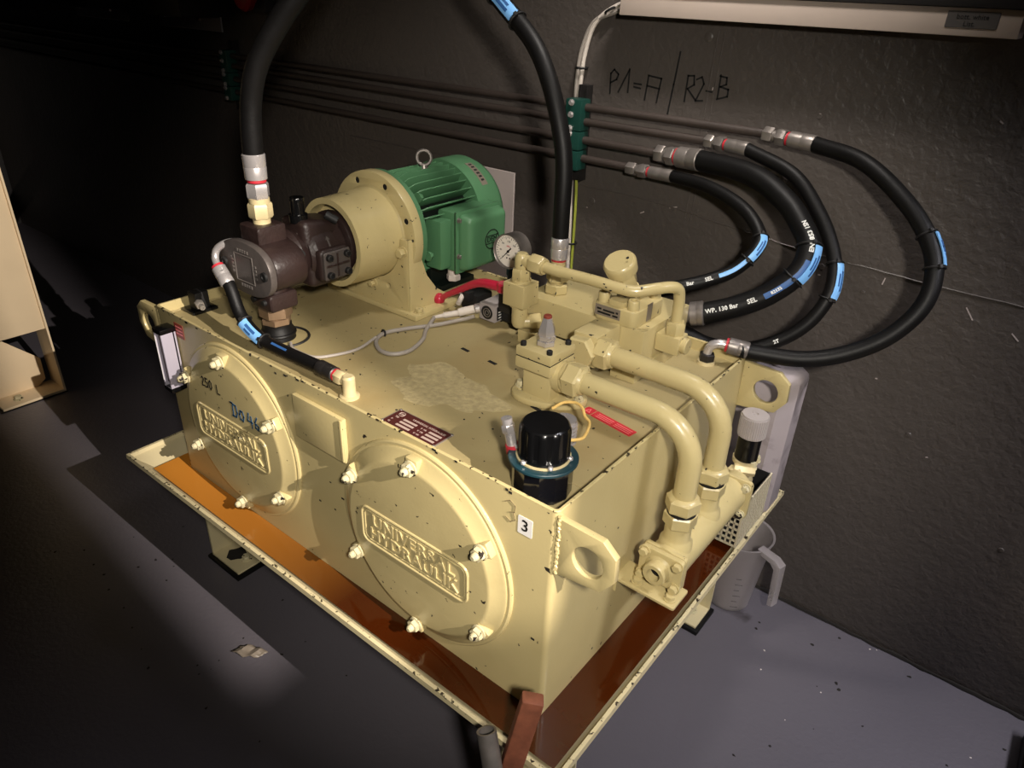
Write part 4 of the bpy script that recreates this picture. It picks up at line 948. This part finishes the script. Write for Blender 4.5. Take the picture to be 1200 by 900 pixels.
m = MB(); m.plate(rrect(-.004, .205, .118, .262, .004), [circle(.03, .218, .004, 10)], .006, TOP(0, 0, .566), .001); m.box((-.001, .208, .535), (.005, .262, .566)); m.build('support_bracket', 'cream', cl)
for x in (.038, .102): hexbolt((x, .222, .569), (0, 0, 1), .009, .010, 'bracket_bolt', 'cream', cl)
MB().plate(rrect(-.044, -.044, .044, .044, .010), [circle(-.03, .03, .005, 10)], .010, FRONT(SX, .527, SZ - .004), .0015).build('rear_flange', 'cream', cl)
for x, z in ((.032, .030), (.032, -.034), (-.032, -.034)): hexbolt((SX + x, .522, SZ - .004 + z), (0, -1, 0), .008, .010, 'flange_bolt', 'worn_bolt', cl)
m = MB(); m.lathe((SX, .532, SZ), (0, 1, 0), [(0, .032), (.03, .030), (.042, .020), (.046, .0)], 32); m.build('rear_cap', 'cream', cl)
# water regulating valve behind the cooler
wv = thing('regulating_valve', (.062, .615, .60), 'black regulating valve with ribbed grey knob behind the cooler', 'valve')
kx, ky = .062, .612
m = MB(); m.lathe((kx, ky, .702), (0, 0, 1), [(0, .026), (.002, .0275), (.046, .0275), (.050, .0262), (.051, .006), (.047, .005), (.047, 0)], 48)
for k in range(40):
    a = 2 * math.pi * k / 40; m.cyl((kx + .0275 * math.cos(a), ky + .0275 * math.sin(a), .704), (kx + .0275 * math.cos(a), ky + .0275 * math.sin(a), .748), .0013, n=6)
m.build('ribbed_knob', 'knob_grey', wv)
MB().cyl((kx, ky, .645), (kx, ky, .704), .0235, n=36, bev=.002).build('black_body', 'black_plastic', wv)
m = MB(); m.lathe((kx, ky, .645), (0, 0, -1), [(0, .026), (.008, .026), (.010, .020), (.03, .019), (.05, .024), (.07, .022), (.085, .014)], 28); m.cyl((kx, ky, .615), (kx - .005, .575, .612), .020, n=20); m.hexa((kx - .002, .59, .614), (kx - .005, .572, .612), .024); m.hexa((kx + .028, ky - .012, .63), (kx - .01, ky - .03, .63), .012); m.build('valve_body', 'fitting_tan', wv)
for dx, dy in ((.022, -.012), (-.022, .012), (.018, .018)): hexbolt((kx + dx, ky + dy, .635), (0, 0, 1), .007, .014, 'clamp_screw', 'worn_bolt', wv)
gr = thing('guard_grille', (.07, .68, .44), 'cream perforated guard box on the tray edge behind the cooler', 'guard')
gx0, gx1, gy0, gy1, gz0, gz1 = .028, .086, .600, .745, .425, .545
m = MB()
for k in range(6): m.box((gx0 + (gx1 - gx0) * k / 5 - .0018, gy0 - .002, gz0), (gx0 + (gx1 - gx0) * k / 5 + .0018, gy0 + .002, gz1))
for k in range(9): m.box((gx0, gy0 - .002, gz0 + (gz1 - gz0) * k / 8 - .0018), (gx1, gy0 + .002, gz0 + (gz1 - gz0) * k / 8 + .0018))
m.build('front_mesh', 'grille', gr)
MB().box((gx1 - .001, gy0, gz0), (gx1 + .001, gy1, gz1)).build('side_sheet', 'dirt_and_shade', gr)  # dark colour painted for the shade between the ribs
m = MB()
for k in range(11): m.box((gx1, gy0 + (gy1 - gy0) * k / 10 - .004, gz0), (gx1 + .004, gy0 + (gy1 - gy0) * k / 10 + .004, gz1))
m.box((gx1 - .001, gy0, gz1 - .004), (gx1 + .004, gy1, gz1), .001, 1); m.build('ribbed_side', 'grille', gr)
m = MB(); m.box((gx0, gy1 - .002, gz0), (gx1, gy1, gz1)); m.box((gx0, gy0, gz0 - .002), (gx1, gy1, gz0)); m.box((gx0 - .001, gy0, gz0), (gx0 + .001, gy1, gz1 - .02)); m.build('inner_sheet', 'black_matt', gr)
# two arms that carry the guard from the tank wall
m = MB(); m.box((-.001, .62, .43), (gx0, .64, .436)); m.box((-.001, .71, .43), (gx0, .73, .436)); m.build('guard_arm', 'cream', gr)

# ------------------------------------------------------------------ return filter
fx, fy = -.0725, .060
fl = thing('return_filter', (fx, fy, zd), 'black return filter with ribbed screw cap and teal ring at the tank corner', 'filter')
fz = zd
MB().lathe((fx, fy, fz), (0, 0, 1), [(0, .0455), (.002, .0465), (.055, .0465), (.058, .045)], 12).build('filter_bowl', 'black_gloss', fl, sharp=25)
MB().lathe((fx, fy, fz + .056), (0, 0, 1), [(0, .046), (0, .0535), (.0035, .0535), (.0042, .053), (.0042, .040)], 56).build('teal_ring', 'teal', fl)
MB().lathe((fx, fy, fz + .061), (0, 0, 1), [(-.0005, .0418), (.0022, .0418), (.0026, .039)], 48).build('clamp_plate', 'fitting_tan', fl)
for k in range(6):
    a = R(20 + 60 * k); q = (fx + .0415 * math.cos(a), fy + .0415 * math.sin(a), fz + .063); m = MB(); m.lathe(q, (0, 0, 1), [(0, .0042), (.003, .0042), (.0045, .003), (.0045, 0)], 12); m.build('cover_screw', 'steel', fl)
m = MB(); bb = bmesh.new(); n = 96; prof = [(.0, .0395), (.006, .0400), (.0095, .0378), (.046, .0372), (.052, .0362), (.0545, .0335), (.0555, .0)]; rings = []
for t_, r_ in prof:
    ring = []
    for k in range(n):
        a = 2 * math.pi * k / n; rr = r_
        if .009 < t_ < .05: rr += .0016 if (k % 8) in (0, 1, 2, 7) else -.0008
        ring.append(bb.verts.new((rr * math.cos(a), rr * math.sin(a), t_)))
    rings.append(ring)
for a, c in zip(rings, rings[1:]):
    for k in range(n): bb.faces.new((a[k], a[(k + 1) % n], c[(k + 1) % n], c[k]))
bmesh.ops.remove_doubles(bb, verts=bb.verts, dist=1e-6); m.merge(bb, Matrix.Translation((fx, fy, fz + .064))); m.build('screw_cap', 'black_plastic', fl)
m = MB(); P0 = V((fx - .050, fy - .012, fz + .058)); m.cyl(P0, P0 + V((-.006, -.002, .028)), .0085, n=20); m.hexa(P0 + V((-.006, -.002, .026)), P0 + V((-.009, -.003, .040)), .0105); m.cyl(P0 + V((-.009, -.003, .040)), P0 + V((-.011, -.0035, .050)), .0085, n=18); m.build('indicator_port', 'steel', fl)
MB().cyl(P0 + V((.002, .001, -.008)), P0 + V((0, 0, .006)), .0115, n=20).build('port_seal', 'red_ring', fl)
m = MB(); P0 = V((fx - .012, fy + .068, fz + .034)); m.cyl(P0 - V((0, .02, 0)), P0 + V((0, 0, .012)), .014, n=22)
for k in range(6): m.torus(P0 + V((0, .001, .014 + k * .0065)), (0, .05, 1), .0185, .0034, 24, 6)
m.cyl(P0 + V((0, 0, .01)), P0 + V((0, .002, .054)), .0185, n=24); m.build('threaded_neck', 'steel', fl)
ty = MB().tube([(-.150, .190, .866), (-.138, .205, .876), (-.118, .213, .880), (-.100, .206, .880), (-.088, .196, .874), (-.074, .188, .872), (-.062, .166, .874), (-.054, .140, .874), (-.058, .124, .876), (-.066, .112, .878)], .0026, 10, 6).build('tie_loop', 'yellow_tie', fl)

# ------------------------------------------------------------------ level gauge and plug at the left front corner
lg = thing('level_gauge', (-1.05, -.02, .66), 'slim aluminium oil level gauge at the left front corner of the tank', 'gauge')
x0, x1 = -1.058, -1.026
m = MB(); m.box((x0, -.036, .662), (x0 + .006, -.004, .802), .002); m.box((x1 - .006, -.036, .662), (x1, -.004, .802), .002); m.box((x0, -.010, .662), (x1, -.002, .802), .001); m.build('gauge_housing', 'alu_white', lg)
MB().box((x0 + .007, -.030, .674), (x1 - .007, -.012, .790), .002).build('sight_glass', 'plate_maroon', lg)
MB().box((x0 + .003, -.0365, .68), (x0 + .005, -.0355, .79)).build('scale_strip', 'white', lg)
for z in (.797, .654): MB().box((x0 - .001, -.037, z), (x1 + .001, 0, z + .012), .003).build('end_cap', 'black_plastic', lg)
ls = thing('level_switch', (-1.06, .08, zd), 'black square level switch with hexagon socket on the deck corner', 'switch')
MB().box((-1.095 + .008, .050, zd), (-1.035, .112, zd + .008), .003).build('switch_base', 'black_plastic', ls)
MB().box((-1.078, .066, zd + .006), (-1.046, .10, zd + .046), .004).build('switch_body', 'black_matt', ls)
m = MB(); m.hexa((-1.046, .072, zd + .024), (-1.030, .068, zd + .022), .010); m.lathe((-1.030, .068, zd + .022), (1, -.2, -.1), [(0, .006), (.012, .006), (.012, .003), (.008, .003), (.008, 0)], 14); m.build('switch_socket', 'cable_white', ls)

# ------------------------------------------------------------------ canister and jug
can = thing('plastic_canister', (.0, .808, .404), 'dirty white plastic canister standing in the tray behind the tank', 'canister')
m = MB(); bb = bmesh.new(); bmesh.ops.create_cube(bb, size=1); bb.transform(Matrix.Translation((.005, .808, .590)) @ Matrix.Diagonal((.176, .118, .372, 1)))
bmesh.ops.bevel(bb, geom=[e for e in bb.edges if abs(e.verts[0].co.z - e.verts[1].co.z) > .1], offset=.028, segments=1, profile=.5, affect='EDGES')
bmesh.ops.bevel(bb, geom=[e for e in bb.edges if abs(e.verts[0].co.z - e.verts[1].co.z) < .001], offset=.022, segments=3, profile=.5, affect='EDGES')
m.merge(bb); m.build('canister_body', 'can_plastic', can)
m = MB(); m.tube([(-.04, .808, .768), (-.035, .808, .80), (-.01, .808, .812), (.02, .808, .80), (.03, .808, .768)], .011, 14, 6); m.build('canister_handle', 'can_plastic', can)
jg = thing('measuring_jug', (.035, .900, 0), 'translucent plastic measuring jug on the floor under the tray edge', 'jug')
jx, jy = .020, .900
m = MB(); n = 40; bb = bmesh.new(); rings = []
for t_, r_ in ((.004, 0), (.004, .050), (.008, .056), (.235, .078), (.240, .082), (.243, .082), (.241, .0765), (.235, .0755), (.012, .0535), (.009, .0)):
    ring = []
    for k in range(n):
        a = 2 * math.pi * k / n; rr = r_
        ring.append(bb.verts.new((jx + rr * math.cos(a), jy + rr * math.sin(a), t_ - .004)))
    rings.append(ring)
for a, c in zip(rings, rings[1:]):
    for k in range(n): bb.faces.new((a[k], a[(k + 1) % n], c[(k + 1) % n], c[k]))
bmesh.ops.remove_doubles(bb, verts=bb.verts, dist=1e-6); m.merge(bb); m.build('jug_body', 'jug_plastic', jg)
m = MB(); m.plate([(.062, .239), (.115, .239), (.135, .228), (.140, .10), (.125, .095), (.118, .21), (.105, .222), (.072, .224)], [], .026, frame((jx, jy - .012, 0), (.95, -.3, 0), (0, 0, 1)), .003); m.build('jug_handle', 'jug_plastic', jg)
m = MB()
for k in range(9): m.box((-.010, -.0004, .03 + k * .02), (.004 if k % 2 else .010, .0004, .0315 + k * .02), 0, 1, Matrix.Translation((jx + .036, jy - .0575 - .0002 * k, 0)) @ Matrix.Rotation(R(32), 4, 'Z'))
m.build('jug_scale', 'sticker_grey', jg)

# ------------------------------------------------------------------ metal duct along the wall, with sticker
du = thing('cable_duct', (-.1, .95, 1.44), 'long galvanised metal duct on the wall above the hoses', 'duct')
m = MB(); m.box((-.535, .925, 1.4405), (.257, YW - .001, 1.4850), .0015); m.build('duct_body', 'galvanised', du)
MB().box((-.54, .920, 1.4855), (.30, YW - .001, 1.52), .002).build('duct_lid', 'box_dark', du)
st = MB().box((.140, .9238, 1.4535), (.222, .9250, 1.4795), .0003, 1).build('sticker', 'sticker_grey', du); st['label'] = 'grey sticker with handwritten words'
m = MB(); m.text('bott. white', .0115, .0004, FRONT(.181, .9236, 1.471)); m.text('List.', .0115, .0004, FRONT(.178, .9236, 1.460)); m.build('sticker_writing', 'ink_black', st)

# ------------------------------------------------------------------ dark boxes on the wall at the upper left
for x0, x1, lb in ((-3.33, -2.87, 'dark wall box at far upper left with grey lower lip'), (-2.62, -2.19, 'dark wall box with pale screw, right of the other wall box')):
    wb = thing('wall_box', ((x0 + x1) / 2, YW, 1.32), lb, 'box', 'dark boxes on the wall')
    MB().box((x0, .78, 1.352), (x1, YW - .001, 1.75), .006).build('box_body', 'box_dark', wb)
    MB().box((x0, .93, 1.305), (x1, .936, 1.354), .001, 1).build('mounting_lip', 'alu', wb)
    for x in (x0 + .05, x1 - .14): hexbolt((x, .93, 1.343), (0, -1, 0), .008, .008, 'lip_screw', 'steel', wb)
rb = thing('red_knob', (-2.0, .90, 1.41), 'red round knob at the top edge on the dark wall', 'knob')
m = MB(); m.lathe((-2.0, .93, 1.425), (0, -1, 0), [(-.06, .02), (0, .02), (.002, .042), (.022, .045), (.034, .036), (.038, 0)], 28); m.build('knob_head', 'ball_red', rb)
m = MB(); m.box((-2.06, .95, 1.38), (-1.94, YW - .001, 1.52), .004); m.build('knob_box', 'box_dark', rb)
m = MB().box((-1.9, .95, 1.44), (-1.78, YW - .001, 1.56), .003); m.build('side_plate', 'alu', rb)

# ------------------------------------------------------------------ neighbouring machine at the left
pm = thing('machine_frame', (-2.62, .05, 0), 'cream painted machine frame with open leg at the left edge', 'frame')
px = -2.5
MB().box((px - .30, -.60, .275), (px - .004, .199, 1.6), .003).build('frame_body', 'cream_pink', pm)
MB().plate([(.199, 0.004), (.206, 0.004), (.206, 1.6), (.199, 1.6)], [], .12, RIGHT(px - .056, 0, 0)).build('edge_plate', 'cream_pink', pm)
MB().plate([(-.10, .012), (.145, .012), (.175, .035), (.178, .125), (.045, .262), (-.10, .262)], [], .010, RIGHT(px - .098, 0, 0), .001).build('leg_web', 'cream_pink', pm)
MB().box((px - .115, -.02, .003), (px + .006, .206, .013), .0015, 1).build('base_plate', 'cream_pink', pm)
hexbolt((px - .04, .05, .013), (0, 0, 1), .014, .014, 'anchor_nut', 'worn_bolt', pm)
MB().box((px - .118, -.03, 0), (px + .009, .209, .003)).build('base_pad', 'rubber', pm)
MB().box((px - .0045, .150, .86), (px - .001, .18, .90)).build('small_label', 'label_grey', pm)

# ------------------------------------------------------------------ stick and tube leaning at the tray's front corner
ws_ = thing('wooden_stick', (-.022, -.172, 0), 'reddish brown wooden stick leaning against the front corner of the tray', 'stick')
def bar(p0, p1, wx, wy, name, m_, parent, bev=.003, side=(1, 0, 0)):
    p0, p1 = V(p0), V(p1); d = p1 - p0; z = d.normalized(); x = V(side); x = (x - z * x.dot(z)).normalized(); y = z.cross(x)
    M4 = Matrix((x, y, z)).transposed().to_4x4(); M4.translation = p0
    return MB().box((-wx / 2, -wy / 2, 0), (wx / 2, wy / 2, d.length), bev, 2, M4).build(name, m_, parent)
top = V((.038, -.085, .563)); bot = V((-.022, -.172, .0))
bar(bot, top, .034, .024, 'stick_body', 'wood', ws_, .004, (.8, .6, 0))
gt = thing('metal_tube', (.217, -.25, 0), 'short grey metal tube standing beside the wooden stick', 'tube')
top = V((-.013, -.13, .49)); bot = V((.217, -.25, 0)); d = (top - bot).normalized()
MB().lathe(bot, d, [(0, .0155), ((top - bot).length, .0155), ((top - bot).length, .0125), (.05, .0125)], 28, False).build('tube_wall', 'steel_dull', gt)

# ------------------------------------------------------------------ flecks and crumbs on the floor
def flecks(name, n_, mname, x0, x1, y0, y1, s0, s1, lb):
    m = MB()
    for _ in range(n_):
        x, y = random.uniform(x0, x1), random.uniform(y0, y1); s = random.uniform(s0, s1); a = random.uniform(0, 3)
        b_ = bmesh.new(); k = random.randint(4, 6); vs_ = [b_.verts.new((s * random.uniform(.6, 1.2) * math.cos(2 * math.pi * i / k), s * random.uniform(.5, 1.) * math.sin(2 * math.pi * i / k), .0)) for i in range(k)]; tp = b_.verts.new((0, 0, s * .5))
        for i in range(k): b_.faces.new((vs_[i], vs_[(i + 1) % k], tp))
        m.merge(b_, Matrix.Translation((x, y, 0)) @ Matrix.Rotation(a, 4, 'Z'))
    tag(m.build(name, mname, None, ((x0 + x1) / 2, (y0 + y1) / 2, 0)), lb, 'debris', kind='stuff')
flecks('floor_crumbs', 42, 'dirt_and_shade', .1, .75, .15, .98, .0022, .006, 'dark crumbs scattered on the lit floor at right')
flecks('floor_chips', 12, 'fleck', .1, .75, .15, .98, .0018, .004, 'pale paint chips scattered on the lit floor at right')
flecks('floor_dirt', 30, 'dirt_and_shade', -1.6, -.5, -.3, .1, .002, .006, 'dark crumbs on the floor in front of the tray')
m = MB(); N = 120
P = [V((-1.5 + 2.9 * k / N, YW - .006 + random.uniform(-.002, .002), .004)) for k in range(N + 1)]
m.tube(P, lambda t: .005 * (.5 + .9 * random.random()), 5, 1, True, False); tag(m.build('floor_grime', 'dirt_and_shade', None, (0, YW, 0)), 'dark grime in the joint between floor and wall', 'grime', kind='stuff')
rag = MB(); bb = bmesh.new(); bmesh.ops.create_grid(bb, x_segments=8, y_segments=5, size=.5)
for v in bb.verts: v.co = V((v.co.x * .075 + v.co.y * .015, v.co.y * .038 * (1 - abs(v.co.x) * .8), .003 + .006 * math.sin(v.co.x * 7) ** 2 + .004 * random.random()))
rag.merge(bb, Matrix.Translation((-.824, -.076, 0)) @ Matrix.Rotation(R(25), 4, 'Z')); o = rag.build('paper_scrap', 'label_grey', None, (-.824, -.076, 0)); tag(o, 'crumpled grey paper scrap on the floor in the light strip', 'scrap')
sm = o.modifiers.new('thickness', 'SOLIDIFY'); sm.thickness = .001
# edge of a dark crate at the bottom right
cr = thing('dark_crate', (.86, .62, 0), 'dark crate edge at the bottom right corner', 'crate')
MB().box((.735, .30, 0), (1.2, .93, .04), .004).build('crate_base', 'black_matt', cr)
MB().box((.745, .30, .04), (1.2, .92, .12), .004).build('crate_side', 'cream_pink', cr)

wp_ = MB().box((-1.03, .925, .0), (-.822, .931, 1.034), .001, 1).build('white_board', 'board_grey', None, (-.92, .928, 0)); tag(wp_, 'white board standing between the motor and the wall', 'board')
